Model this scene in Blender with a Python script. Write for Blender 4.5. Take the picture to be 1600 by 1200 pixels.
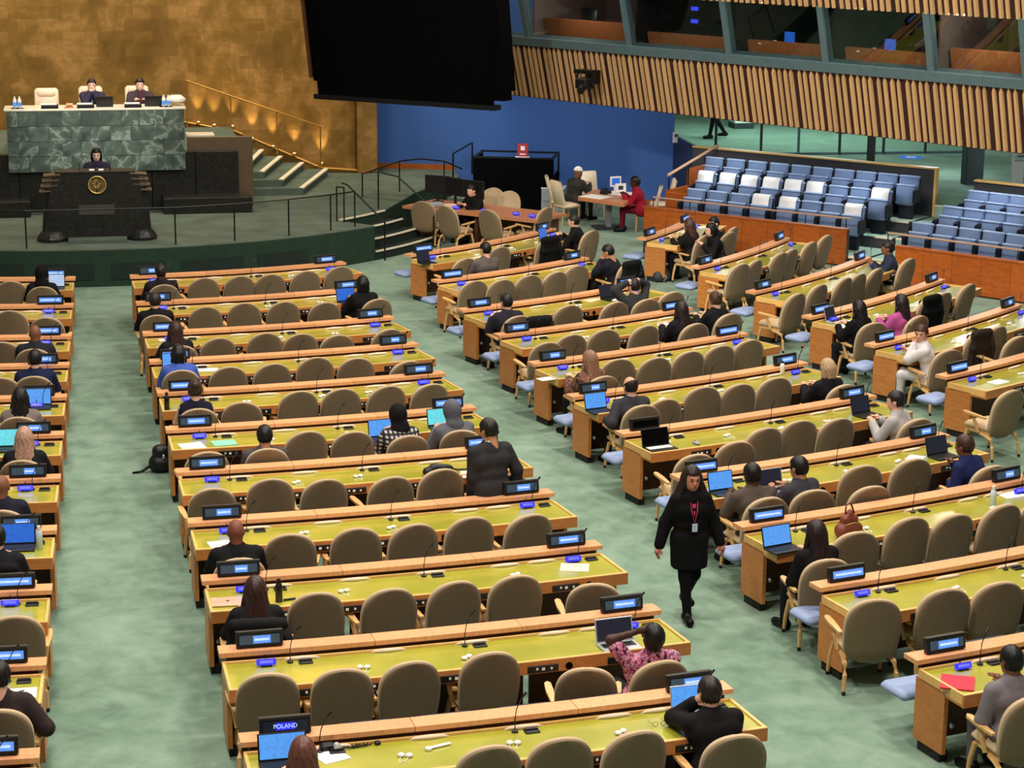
import bpy, bmesh, math, random
import numpy as np
from mathutils import Vector, Matrix
random.seed(7)
for _o in list(bpy.data.objects): bpy.data.objects.remove(_o)
SC = bpy.context.scene
COL = SC.collection
PI = math.pi
R_ = math.radians
# ------------------------------------------------------------------ camera
FPX, PITCH, YAW, ROLL = 3223.0, R_(13.5956), R_(11.8167), R_(0.5173)
CAM = Vector((-0.25, 0.0, 7.71))
_fw = Vector((math.sin(YAW)*math.cos(PITCH), math.cos(YAW)*math.cos(PITCH), -math.sin(PITCH)))
_rt = Vector((math.cos(YAW), -math.sin(YAW), 0)); _up = _rt.cross(_fw)
_r2 = math.cos(ROLL)*_rt + math.sin(ROLL)*_up
_u2 = -math.sin(ROLL)*_rt + math.cos(ROLL)*_up
cd = bpy.data.cameras.new('camera'); cam = bpy.data.objects.new('camera', cd); COL.objects.link(cam)
cd.sensor_width = 36; cd.lens = FPX/1600*36; cd.clip_end = 300
cam.matrix_world = Matrix(((_r2.x, _u2.x, -_fw.x, CAM.x), (_r2.y, _u2.y, -_fw.y, CAM.y), (_r2.z, _u2.z, -_fw.z, CAM.z), (0, 0, 0, 1)))
SC.camera = cam
# ------------------------------------------------------------------ world, lights, exposure
SC.view_settings.view_transform = 'Standard'; SC.view_settings.look = 'None'
SC.view_settings.gamma = 1; SC.view_settings.exposure = 0.0
SC.view_settings.use_curve_mapping = False
W = bpy.data.worlds.new('hall_ambience'); SC.world = W; W.use_nodes = True
W.node_tree.nodes['Background'].inputs[0].default_value = (1.0, 0.93, 0.84, 1)
W.node_tree.nodes['Background'].inputs[1].default_value = 0.16
def area(name, loc, size, power, color=(1, .93, .83), target=None, spread=None):
    l = bpy.data.lights.new(name, 'AREA'); l.shape = 'DISK'; l.size = size; l.energy = power; l.color = color
    if spread: l.spread = spread
    o = bpy.data.objects.new(name, l); COL.objects.link(o); o.location = loc
    if target is not None:
        o.rotation_euler = (Vector(target)-Vector(loc)).to_track_quat('-Z', 'Y').to_euler()
    return o
def spot(name, loc, target, power, angle, color=(1, .92, .80), blend=.6, size=.2):
    l = bpy.data.lights.new(name, 'SPOT'); l.energy = power; l.spot_size = R_(angle); l.spot_blend = blend
    l.color = color; l.shadow_soft_size = size
    o = bpy.data.objects.new(name, l); COL.objects.link(o); o.location = loc
    o.rotation_euler = (Vector(target)-Vector(loc)).to_track_quat('-Z', 'Y').to_euler()
    return o
# ceiling downlights of the hall, in rings under the dome
for (x, y, pw) in ((-2, 10, 1), (7, 12, 1), (-1, 19, 1.0), (9, 20, 1), (-2, 28, .8), (6, 29, .8), (14, 30, 1.0), (3, 37, .3), (12, 38, .75)):
    area('ceiling_downlight', (x, y, 15.0), 1.6, 980*pw)
spot('rostrum_spotlight', (0, 26, 14), (0, 46.2, 2.7), 13500, 10, (1, .93, .84), size=.3)
for x in (-5, 0, 5):
    area('added_gold_wall_fill', (x, 47.0, 17.0), 1.2, 520, (1, .86, .62), (x, 51.2, 9.0), R_(120))  # unseen lights added so the upper gold wall is brighter than its foot
spot('added_balcony_fill', (-9, 20, 14), (12.5, 41.5, 3.6), 9000, 34, size=.4)  # unseen fill spot added to brighten the slatted balcony front
spot('added_balcony_fill', (-6, 14, 14), (16.0, 36.5, 5.0), 7000, 34, size=.4)  # second added fill for the balcony front, no fixture behind it
for x, y, pw in ((13.6, 44.4, 46), (15.9, 41.7, 46), (17.6, 38.6, 46), (19.3, 45.2, 60), (20.6, 42.0, 50)):
    area('added_soffit_fill', (x, y, 2.92), .9, pw, (.95, .98, 1), (x-.1, y-.1, 0))  # fill lights added below the soffit for the shaded seats and lobby floor
for x, y in ((8.6, 47.6), (11.6, 46.6)):
    area('added_blue_wall_fill', (x, y, 2.9), .8, 46, (.95, .97, 1), (x+1.2, y+3.0, 1.4))  # fill lights added to lift the blue wall out of the soffit's shade
area('lobby_downlight', (19.0, 51.5, 5.2), 1.8, 330, (.95, 1, .97), (19.0, 51.4, 1.0))
area('lobby_downlight', (17.0, 53.0, 5.2), 1.5, 320, (.95, 1, .97), (17.0, 53.0, 1.0))
# ------------------------------------------------------------------ layout helpers
def ray(x, y): return _fw*FPX + _r2*(x-800) + _u2*(600-y)
def at(x, y, z):
    d = ray(x, y); t = (z-CAM.z)/d.z; return CAM + d*t
def atY(x, y, Y):
    d = ray(x, y); t = (Y-CAM.y)/d.y; return CAM + d*t
YC = 49.2945
RAD = [12.4542, 14.9042, 17.3503, 19.3421, 21.3091, 23.3122, 25.3279, 27.3706, 29.349, 31.4029, 33.4582]
def pol(r, a, z=0.0): return Vector((r*math.sin(a), YC - r*math.cos(a), z))
def ang(P): return math.atan2(P.x, YC-P.y)
def rad(P): return math.hypot(P.x, P.y-YC)
# ------------------------------------------------------------------ materials
MATS = {}
def srgb(r, g, b):
    f = lambda c: (c/255/12.92) if c/255 <= .04045 else ((c/255+.055)/1.055)**2.4
    return (f(r), f(g), f(b), 1)
def newmat(n):
    m = bpy.data.materials.new(n); m.use_nodes = True; MATS[n] = m
    return m, m.node_tree.nodes, m.node_tree.links, m.node_tree.nodes['Principled BSDF']
def ramp(N, stops):
    r = N.new('ShaderNodeValToRGB'); e = r.color_ramp.elements
    e[0].position, e[0].color = stops[0]; e[1].position, e[1].color = stops[-1]
    for p, c in stops[1:-1]:
        x = e.new(p); x.color = c
    return r
def texco(N, L, scale=(1, 1, 1), kind='Object'):
    t = N.new('ShaderNodeTexCoord'); m = N.new('ShaderNodeMapping'); m.inputs['Scale'].default_value = scale
    L.new(t.outputs[kind], m.inputs['Vector']); return m.outputs['Vector']
def noise(N, L, vec, scale, detail=3, rough=.5, dist=0):
    n = N.new('ShaderNodeTexNoise'); n.inputs['Scale'].default_value = scale; n.inputs['Detail'].default_value = detail
    n.inputs['Roughness'].default_value = rough; n.inputs['Distortion'].default_value = dist
    L.new(vec, n.inputs['Vector']); return n.outputs['Fac']
def bump(N, L, B, fac, strength=.2, dist=.01):
    b = N.new('ShaderNodeBump'); b.inputs['Strength'].default_value = strength; b.inputs['Distance'].default_value = dist
    L.new(fac, b.inputs['Height']); L.new(b.outputs['Normal'], B.inputs['Normal'])
def simple(n, col, rough=.6, metal=0, var=.08, scale=6, spec=.4, emis=None, sheen=0):
    m, N, L, B = newmat(n)
    v = texco(N, L); f = noise(N, L, v, scale)
    d = tuple(c*(1-var) for c in col[:3])+(1,); l = tuple(min(1, c*(1+var)) for c in col[:3])+(1,)
    r = ramp(N, [(.3, d), (.7, l)]); L.new(f, r.inputs[0]); L.new(r.outputs[0], B.inputs['Base Color'])
    B.inputs['Roughness'].default_value = rough; B.inputs['Metallic'].default_value = metal
    B.inputs['Specular IOR Level'].default_value = spec
    if sheen: B.inputs['Sheen Weight'].default_value = sheen
    if emis:
        B.inputs['Emission Color'].default_value = emis[0]; B.inputs['Emission Strength'].default_value = emis[1]
    return m
def wood(n, c1, c2, rough=.38, sc=(2, 2, 22), scale=2.0, spec=.4):
    m, N, L, B = newmat(n)
    v = texco(N, L, sc); f = noise(N, L, v, scale, 5, .6, .6)
    r = ramp(N, [(.25, c1), (.75, c2)]); L.new(f, r.inputs[0])
    oi = N.new('ShaderNodeObjectInfo'); hs = N.new('ShaderNodeHueSaturation')
    mr = N.new('ShaderNodeMapRange'); mr.inputs[3].default_value = .9; mr.inputs[4].default_value = 1.1
    L.new(oi.outputs['Random'], mr.inputs[0]); L.new(mr.outputs[0], hs.inputs['Value'])
    L.new(r.outputs[0], hs.inputs['Color']); L.new(hs.outputs[0], B.inputs['Base Color'])
    B.inputs['Roughness'].default_value = rough; B.inputs['Specular IOR Level'].default_value = spec
    bump(N, L, B, f, .05); return m
wood('desk_wood', srgb(178, 108, 52), srgb(205, 135, 72), sc=(3, 3, 14))
wood('ledge_wood', srgb(216, 148, 100), srgb(236, 174, 126), sc=(14, 14, 3))
wood('trim_wood', srgb(222, 172, 96), srgb(238, 194, 120), sc=(8, 8, 3))
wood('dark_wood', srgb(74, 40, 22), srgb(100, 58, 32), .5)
wood('chair_wood', srgb(206, 158, 98), srgb(226, 182, 122), sc=(10, 10, 10))
wood('parapet_wood', srgb(150, 72, 22), srgb(186, 98, 36), sc=(3, 3, 10))
wood('slat_wood', srgb(184, 144, 98), srgb(214, 174, 126), sc=(16, 16, 2))
wood('booth_sill_wood', srgb(150, 84, 46), srgb(184, 112, 66), sc=(10, 10, 3))
wood('table_wood', srgb(176, 112, 74), srgb(200, 138, 96), sc=(8, 8, 3))
simple('slat_back', srgb(52, 22, 14), .8)
# green desk top, base yellowed in place of the gold wall's reflection
m, N, L, B = newmat('desk_leather')
v = texco(N, L); f = noise(N, L, v, 2.2, 4); r = ramp(N, [(.3, srgb(158, 158, 40)), (.7, srgb(184, 182, 58))])
L.new(f, r.inputs[0]); L.new(r.outputs[0], B.inputs['Base Color']); B.inputs['Roughness'].default_value = .3
B.inputs['Specular IOR Level'].default_value = .5; B.inputs['Coat Weight'].default_value = 1.0; B.inputs['Coat Roughness'].default_value = .16; B.inputs['Coat IOR'].default_value = 1.7
# carpet
m, N, L, B = newmat('carpet')
v = texco(N, L); f1 = noise(N, L, v, .45, 4, .5, .2); f2 = noise(N, L, v, 2.6, 6, .62, .35); f3 = noise(N, L, v, 90, 2)
mx = N.new('ShaderNodeMath'); mx.operation = 'MULTIPLY_ADD'; mx.inputs[1].default_value = .55; L.new(f2, mx.inputs[0]); 
m2 = N.new('ShaderNodeMath'); m2.operation = 'MULTIPLY'; m2.inputs[1].default_value = .45; L.new(f1, m2.inputs[0]); L.new(m2.outputs[0], mx.inputs[2])
m3 = N.new('ShaderNodeMath'); m3.operation = 'MULTIPLY_ADD'; m3.inputs[1].default_value = .12; L.new(f3, m3.inputs[0]); L.new(mx.outputs[0], m3.inputs[2])
r = ramp(N, [(.40, srgb(92, 116, 98)), (.50, srgb(108, 134, 114)), (.58, srgb(120, 146, 126)), (.70, srgb(136, 158, 140))])
L.new(m3.outputs[0], r.inputs[0]); L.new(r.outputs[0], B.inputs['Base Color']); B.inputs['Roughness'].default_value = .95
B.inputs['Specular IOR Level'].default_value = .1; B.inputs['Sheen Weight'].default_value = .15
bump(N, L, B, f3, .25, .006)
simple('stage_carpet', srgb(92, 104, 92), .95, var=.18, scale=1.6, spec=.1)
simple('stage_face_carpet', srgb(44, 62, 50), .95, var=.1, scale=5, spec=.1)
simple('stage_panel', srgb(26, 40, 34), .9)
simple('lobby_carpet', srgb(92, 118, 104), .95, var=.12, scale=1.5, spec=.1)
simple('nosing', srgb(232, 222, 196), .6)
# gold leaf wall
m, N, L, B = newmat('gold_leaf')
v = texco(N, L)
br = N.new('ShaderNodeTexBrick'); br.inputs['Scale'].default_value = 1; br.inputs['Brick Width'].default_value = .42; br.inputs['Row Height'].default_value = .3
br.inputs['Mortar Size'].default_value = .004; br.inputs['Color1'].default_value = (.3, .3, .3, 1); br.inputs['Color2'].default_value = (.75, .75, .75, 1); br.inputs['Mortar'].default_value = (.4, .4, .4, 1)
sw = N.new('ShaderNodeMapping'); sw.inputs['Rotation'].default_value = (R_(90), 0, 0); L.new(v, sw.inputs['Vector']); L.new(sw.outputs[0], br.inputs['Vector'])
f = noise(N, L, v, 1.3, 6, .65, .4); fs = noise(N, L, texco(N, L, (9, 9, 1.2)), 1.5, 5, .6)
ad = N.new('ShaderNodeMix'); ad.data_type = 'RGBA'; ad.inputs['Factor'].default_value = .75
cf = N.new('ShaderNodeCombineColor')
for i in range(3): L.new(f, cf.inputs[i])
L.new(br.outputs['Color'], ad.inputs['A']); L.new(cf.outputs[0], ad.inputs['B'])
r = ramp(N, [(.3, srgb(122, 90, 38)), (.5, srgb(154, 116, 54)), (.68, srgb(204, 156, 92))])
L.new(ad.outputs['Result'], r.inputs[0]); L.new(r.outputs[0], B.inputs['Base Color'])
B.inputs['Metallic'].default_value = .55
rr = N.new('ShaderNodeMapRange'); rr.inputs[3].default_value = .38; rr.inputs[4].default_value = .62; L.new(fs, rr.inputs[0]); L.new(rr.outputs[0], B.inputs['Roughness'])
bump(N, L, B, f, .15, .02)
simple('brass', srgb(200, 152, 74), .35, .8)
simple('blue_wall', srgb(72, 108, 172), .9, var=.06, scale=40, spec=.15)
simple('navy_wall', srgb(30, 48, 84), .9)
# green marble tiles
m, N, L, B = newmat('green_marble')
oi = N.new('ShaderNodeObjectInfo'); v = texco(N, L); va = N.new('ShaderNodeVectorMath'); va.operation = 'ADD'
cm = N.new('ShaderNodeCombineXYZ'); ml = N.new('ShaderNodeMath'); ml.operation = 'MULTIPLY'; ml.inputs[1].default_value = 37; L.new(oi.outputs['Random'], ml.inputs[0])
L.new(ml.outputs[0], cm.inputs[0]); L.new(ml.outputs[0], cm.inputs[2]); L.new(v, va.inputs[0]); L.new(cm.outputs[0], va.inputs[1])
f = noise(N, L, va.outputs[0], 1.5, 5, .5, 1.6); 
r = ramp(N, [(.32, srgb(58, 70, 64)), (.46, srgb(76, 90, 82)), (.54, srgb(90, 105, 96)), (.58, srgb(136, 150, 140)), (.62, srgb(82, 97, 88)), (.74, srgb(64, 78, 70))])
L.new(f, r.inputs[0]); hs = N.new('ShaderNodeHueSaturation'); mr = N.new('ShaderNodeMapRange'); mr.inputs[3].default_value = .86; mr.inputs[4].default_value = 1.1
L.new(oi.outputs['Random'], mr.inputs[0]); L.new(mr.outputs[0], hs.inputs['Value']); L.new(r.outputs[0], hs.inputs['Color']); L.new(hs.outputs[0], B.inputs['Base Color'])
B.inputs['Roughness'].default_value = .3
simple('black_granite', srgb(32, 32, 28), .35, var=.45, scale=14, spec=.4)
simple('marble_top', srgb(230, 220, 200), .3)
simple('bronze', srgb(110, 92, 70), .4, .3)
simple('bronze_plate', srgb(74, 72, 66), .45, .3)
simple('emblem_gold', srgb(214, 176, 104), .35, .5)
simple('emblem_dark', srgb(70, 58, 36), .5, .3)
# fabrics
simple('chair_fabric', srgb(130, 110, 84), .9, var=.07, scale=60, spec=.15, sheen=.1)
simple('chair_pad', srgb(196, 172, 138), .85, var=.05, scale=60, spec=.15)
simple('cream_leather', srgb(236, 212, 180), .5)
simple('blue_seat', srgb(104, 124, 160), .85, var=.06, scale=30, spec=.2)
simple('blue_seat_edge', srgb(148, 170, 206), .8)
simple('navy_plastic', srgb(20, 22, 36), .5)
simple('fold_seat_blue', srgb(146, 162, 200), .7, var=.04)
simple('fold_seat_dark', srgb(44, 52, 66), .7)
simple('white_cloth', srgb(240, 240, 240), .8, var=.03)
simple('black_metal', srgb(14, 14, 14), .4, spec=.4)
simple('black_plastic', srgb(18, 18, 20), .45)
simple('black_matte', srgb(5, 5, 6), .95, spec=.05)
simple('dark_grey', srgb(52, 54, 58), .6)
simple('dark_foot', srgb(30, 28, 26), .7)
simple('grey_metal', srgb(160, 164, 168), .3, .7)
simple('rail_wood', srgb(190, 150, 120), .4)
simple('silver', srgb(196, 200, 204), .35, .5)
simple('white_plastic', srgb(238, 236, 226), .4, var=.02)
simple('grey_cabinet', srgb(150, 154, 158), .5)
simple('grey_frame', srgb(84, 106, 112), .5)
simple('tier_face', srgb(58, 58, 62), .8)
simple('tier_carpet', srgb(150, 184, 166), .95, var=.1)
simple('booth_dark', srgb(24, 21, 20), .9)
simple('booth_mauve', srgb(120, 100, 96), .8)
simple('paper', srgb(245, 242, 238), .7, var=.02)
simple('paper_cream', srgb(238, 210, 182), .7, var=.03)
simple('paper_red', srgb(200, 30, 54), .5)
simple('paper_teal', srgb(140, 210, 180), .7)
simple('pink_metal', srgb(236, 186, 160), .35, .3)
simple('clear_plastic', srgb(200, 220, 230), .15)
simple('red_sign', srgb(170, 50, 56), .6)
simple('teal_white', srgb(206, 230, 222), .6)
simple('brown_leather', srgb(120, 60, 40), .5, var=.3, scale=12)
simple('column_dark', srgb(38, 54, 54), .7)
simple('bottle_black', srgb(24, 20, 18), .35)
def emit(n, col, s, base=None):
    m, N, L, B = newmat(n)
    v = texco(N, L); f = noise(N, L, v, 30, 2)
    r = ramp(N, [(.3, tuple(c*.8 for c in col[:3])+(1,)), (.6, col)]); L.new(f, r.inputs[0])
    B.inputs['Base Color'].default_value = base or (.01, .01, .02, 1); B.inputs['Roughness'].default_value = .3
    L.new(r.outputs[0], B.inputs['Emission Color']); B.inputs['Emission Strength'].default_value = s
emit('plate_lit', srgb(96, 150, 255), 1.25)
emit('plate_text', srgb(190, 214, 255), 1.3)
emit('plate_dim', srgb(70, 92, 104), .6)
emit('mini_lit', srgb(48, 52, 230), 1.3)
emit('mini_text', srgb(120, 120, 255), 1.2)
emit('screen_blue', srgb(88, 162, 246), 1.0)
emit('screen_deep', srgb(40, 110, 220), .9)
emit('screen_teal', srgb(110, 226, 236), 1.0)
emit('screen_dark', srgb(26, 32, 46), .6)
emit('screen_white', srgb(190, 214, 246), .9)
emit('monitor_blue', srgb(60, 70, 255), 1.6)
emit('monitor_white', srgb(214, 226, 236), .8)
emit('lamp_glow', srgb(255, 214, 140), 6.0)
def glass(n, tint, trans=.86, rough=.02):
    m, N, L, B = newmat(n); N.remove(B)
    out = [x for x in N if x.type == 'OUTPUT_MATERIAL'][0]
    t = N.new('ShaderNodeBsdfTransparent'); t.inputs[0].default_value = tint
    g = N.new('ShaderNodeBsdfGlossy'); g.inputs['Roughness'].default_value = rough; g.inputs['Color'].default_value = (.9, 1, .96, 1)
    lw = N.new('ShaderNodeFresnel'); lw.inputs['IOR'].default_value = 1.5
    ns = noise(N, L, texco(N, L), 1.0, 1); mm = N.new('ShaderNodeMath'); mm.operation = 'MULTIPLY_ADD'; mm.inputs[1].default_value = .02
    ge = N.new('ShaderNodeNewGeometry'); inv = N.new('ShaderNodeMath'); inv.operation = 'SUBTRACT'; inv.inputs[0].default_value = 1; L.new(ge.outputs['Backfacing'], inv.inputs[1])
    L.new(ns, mm.inputs[0]); L.new(lw.outputs[0], mm.inputs[2]); fm_ = N.new('ShaderNodeMath'); fm_.operation = 'MULTIPLY'; L.new(mm.outputs[0], fm_.inputs[0]); L.new(inv.outputs[0], fm_.inputs[1])
    mx = N.new('ShaderNodeMixShader'); L.new(fm_.outputs[0], mx.inputs[0]); L.new(t.outputs[0], mx.inputs[1]); L.new(g.outputs[0], mx.inputs[2]); L.new(mx.outputs[0], out.inputs[0])
glass('lobby_glass', (.80, .87, .84, 1))
glass('booth_glass', (.78, .82, .82, 1))
glass('clear_glass', (.9, .94, .95, 1))
# ------------------------------------------------------------------ mesh helpers
class MB:
    def __init__(s): s.v = []; s.f = []
    def add(s, vs, fs):
        b = len(s.v); s.v += [tuple(x) for x in vs]; s.f += [tuple(i+b for i in q) for q in fs]; return s
    def box(s, c, d, rz=0, M=None, bev=0.0):
        x, y, z = d[0]/2, d[1]/2, d[2]/2
        if bev <= 0:
            vs = [(-x,-y,-z),(x,-y,-z),(x,y,-z),(-x,y,-z),(-x,-y,z),(x,-y,z),(x,y,z),(-x,y,z)]
            fs = [(0,3,2,1),(4,5,6,7),(0,1,5,4),(1,2,6,5),(2,3,7,6),(3,0,4,7)]
        else:
            b = min(bev, x*.9, y*.9, z*.9); vs = []; fs = []
            ring = []
            for zz, e in ((-z, b), (-z+b, 0), (z-b, 0), (z, b)):
                i = len(vs)
                xx, yy = x-e, y-e
                bb = b if e == 0 else b*.5
                vs += [(-xx+bb,-yy,zz),(xx-bb,-yy,zz),(xx,-yy+bb,zz),(xx,yy-bb,zz),(xx-bb,yy,zz),(-xx+bb,yy,zz),(-xx,yy-bb,zz),(-xx,-yy+bb,zz)]
                ring.append(i)
            fs.append(tuple(ring[0]+k for k in range(7, -1, -1))); fs.append(tuple(ring[3]+k for k in range(8)))
            for q in range(3):
                for k in range(8):
                    a, b2 = ring[q]+k, ring[q]+(k+1) % 8
                    fs.append((a, b2, ring[q+1]+(k+1) % 8, ring[q+1]+k))
        T = M if M is not None else Matrix.Translation(Vector(c)) @ Matrix.Rotation(rz, 4, 'Z')
        return s.add([T @ Vector(p) for p in vs], fs)
    def tube(s, pts, rad, n=8, cap=True, flat=None):
        pts = [Vector(p) for p in pts]; k = len(pts)
        rs = rad if isinstance(rad, (list, tuple)) else [rad]*k
        vs = []; up = Vector((0, 0, 1))
        for i, p in enumerate(pts):
            d = (pts[min(i+1, k-1)]-pts[max(i-1, 0)])
            if d.length < 1e-9: d = Vector((0, 0, 1))
            d.normalize()
            u = Vector((1, 0, 0)) if abs(d.dot(up)) > .95 else d.cross(up).normalized()
            w = u.cross(d).normalized()
            for j in range(n):
                a = 2*PI*j/n
                vs.append(p + u*(math.cos(a)*rs[i]) + w*(math.sin(a)*rs[i]*(flat or 1)))
        fs = [(i*n+j, i*n+(j+1) % n, (i+1)*n+(j+1) % n, (i+1)*n+j) for i in range(k-1) for j in range(n)]
        if cap: fs += [tuple(range(n-1, -1, -1)), tuple((k-1)*n+j for j in range(n))]
        return s.add(vs, fs)
    def lathe(s, prof, n=16, c=(0, 0, 0)):
        vs = []; c = Vector(c)
        for r, z in prof:
            for j in range(n):
                a = 2*PI*j/n; vs.append(c+Vector((r*math.cos(a), r*math.sin(a), z)))
        k = len(prof)
        fs = [(i*n+j, i*n+(j+1) % n, (i+1)*n+(j+1) % n, (i+1)*n+j) for i in range(k-1) for j in range(n)]
        fs += [tuple(range(n-1, -1, -1)), tuple((k-1)*n+j for j in range(n))]
        return s.add(vs, fs)
    def prism(s, poly, z0, z1):
        n = len(poly); vs = [(p[0], p[1], z0) for p in poly]+[(p[0], p[1], z1) for p in poly]
        fs = [tuple(range(n-1, -1, -1)), tuple(range(n, 2*n))]+[(i, (i+1) % n, n+(i+1) % n, n+i) for i in range(n)]
        return s.add(vs, fs)
    def arc(s, r0, r1, a0, a1, z0, z1, n=10, base=(0, 0, 0)):
        vs = []; base = Vector(base)
        for i in range(n+1):
            a = a0+(a1-a0)*i/n
            for r, z in ((r0, z0), (r1, z0), (r1, z1), (r0, z1)): vs.append(pol(r, a, z)-base)
        fs = [(3, 2, 1, 0), tuple(n*4+q for q in range(4))]
        for i in range(n):
            for q in range(4):
                fs.append((i*4+q, i*4+(q+1) % 4, (i+1)*4+(q+1) % 4, (i+1)*4+q))
        return s.add(vs, fs)
    def frame(s, O, U, V, Nn, u0, u1, v0, v1, n0, n1):
        O, U, V, Nn = map(Vector, (O, U, V, Nn))
        vs = [O+U*u+V*v+Nn*w for w in (n0, n1) for v in (v0, v1) for u in (u0, u1)]
        return s.add(vs, [(0,2,3,1),(4,5,7,6),(0,1,5,4),(1,3,7,5),(3,2,6,7),(2,0,4,6)])
    def mesh(s, name, mat, smooth=False):
        me = bpy.data.meshes.new(name); me.from_pydata(s.v, [], s.f); me.materials.append(MATS[mat])
        bm = bmesh.new(); bm.from_mesh(me); bmesh.ops.recalc_face_normals(bm, faces=bm.faces); bm.to_mesh(me); bm.free()
        if smooth:
            me.polygons.foreach_set('use_smooth', [True]*len(me.polygons))
        return me
def link(name, me, parent=None, loc=None, rz=None):
    o = bpy.data.objects.new(name, me); COL.objects.link(o)
    if parent is not None: o.parent = parent
    if loc is not None: o.location = loc
    if rz is not None: o.rotation_euler = (0, 0, rz)
    return o
def obj(name, mb, mat, parent=None, smooth=False, loc=None, rz=None):
    return link(name, mb.mesh(name, mat, smooth), parent, loc, rz)
def tag(o, label=None, cat=None, group=None, kind=None):
    if label: o['label'] = label
    if cat: o['category'] = cat
    if group: o['group'] = group
    if kind: o['kind'] = kind
    return o
def thing(name, label, cat, loc=(0, 0, 0), rz=0, group=None):
    o = bpy.data.objects.new(name, None); COL.objects.link(o); o.location = loc; o.rotation_euler = (0, 0, rz)
    o.empty_display_size = .1
    return tag(o, label, cat, group)
KIDS = {}
def kids(o):
    if o.name not in KIDS: KIDS[o.name] = list(o.children)
    return KIDS[o.name]
def dup(root, loc, rz, label, group=None):
    def cp(o, par):
        c = o.copy(); COL.objects.link(c); c.parent = par
        for ch in kids(o): cp(ch, c)
        return c
    r = cp(root, None); r.location = loc; r.rotation_euler = (0, 0, rz); r['label'] = label
    if group: r['group'] = group
    return r
ORD = ['first', 'second', 'third', 'fourth', 'fifth', 'sixth', 'seventh', 'eighth', 'ninth', 'tenth', 'eleventh', 'twelfth']
# ================================================================== STRUCTURE
def struct(name, mb, mat, parent=None, smooth=False):
    o = obj(name, mb, mat, parent, smooth)
    if parent is None: o['kind'] = 'structure'
    return o
fl = MB().box((6, 26, -.1), (46, 62, .2)); struct('floor', fl, 'carpet')
# ---- stage platform (raised dais with curved front)
ZS = .74
def arcpts(r, a0, a1, n): return [pol(r, a0+(a1-a0)*i/n) for i in range(n+1)]
RF = 8.83
aS0, aS1 = R_(40.0), R_(52.5)
poly = [(p.x, p.y) for p in arcpts(RF, R_(-62), aS0, 40)] + [(p.x, p.y) for p in arcpts(7.78, aS0, aS1, 6)] + [(7.3, 47.2), (8.75, 49.6), (8.9, 51.0), (6.6, 51.8), (-8, 51.8)]
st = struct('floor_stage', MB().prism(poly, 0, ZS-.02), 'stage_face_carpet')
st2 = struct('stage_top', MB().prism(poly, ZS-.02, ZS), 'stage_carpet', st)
for (d0, d1) in ((-16.5, -9.6), (-7.7, -.9), (1.3, 8.0), (10.2, 18.5), (20.5, 28)):
    struct('stage_vent_panel', MB().arc(RF, RF+.012, R_(d0), R_(d1), .14, .46, 8), 'stage_panel', st)
# ---- front steps
fs = thing('front_steps', 'curved carpeted steps with pale nosings at the right of the stage', 'steps', pol(8.3, (aS0+aS1)/2))
B0 = fs.location.copy()
for i, (r, z) in enumerate(((8.13, .555), (8.48, .37), (8.83, .185))):
    obj('step', MB().arc(7.78, r, aS0+.002, aS1+R_(1.2*(i+1)), 0, z-.01, 8, B0), 'stage_panel', fs)
for i, (r, z) in enumerate(((7.78, .74), (8.13, .555), (8.48, .37), (8.83, .185))):
    obj('nosing', MB().arc(r-.02, r+.03, aS0+.004, aS1+R_(1.2*i), z-.012, z+.018, 8, B0), 'nosing', fs)
# ---- stage edge railing
def railing(name, label, pts, h=.74, top=True, rr=.016, pr=.016, rail2=None):
    t = thing(name, label, 'railing', pts[0])
    o = Vector(pts[0])
    for p in pts:
        p = Vector(p)-o; obj('post', MB().tube([p, p+Vector((0, 0, h))], pr, 6), 'black_metal', t)
    obj('handrail', MB().tube([Vector(p)-o+Vector((0, 0, h)) for p in pts], rr, 6), 'black_metal', t)
    return t
railing('stage_railing', 'thin black railing along the curved stage front', [pol(8.62, R_(d), ZS) for d in (-20, -9.4, 9.8, 17.9, 26.0, 33, 37.5)])
railing('step_railing', 'black handrail sloping down beside the curved stage steps', [pol(7.85, R_(39.2), ZS), pol(8.05, R_(39.3), ZS)])
t = thing('stair_handrail', 'black sloping handrail on the left of the front steps', 'railing', pol(8.0, R_(39.0), ZS)); o = t.location.copy()
a, b = pol(8.0, R_(40.4), ZS+.78)-o, pol(9.0, R_(40.8), .82)-o
obj('handrail', MB().tube([pol(7.85, R_(40.4), ZS+.8)-o, a, b], .018, 6), 'black_metal', t)
obj('post', MB().tube([b, Vector((b.x, b.y, -o.z))], .018, 6), 'black_metal', t)
t = thing('stair_handrail', 'black handrail on the right of the front steps by the brown table', 'railing', pol(8.0, R_(53.2), ZS)); o = t.location.copy()
pts = [atY(566, 271, 46.6), pol(7.55, R_(53.6), ZS+.82), pol(8.0, R_(54), ZS+.74), pol(8.95, R_(53.2), .84)]
obj('handrail', MB().tube([p-o for p in pts], .018, 6), 'black_metal', t)
for p, zb in ((pts[0], ZS), (pts[1], ZS), (pts[3], 0)): obj('post', MB().tube([p-o, Vector((p.x, p.y, zb))-o], .018, 6), 'black_metal', t)
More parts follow.
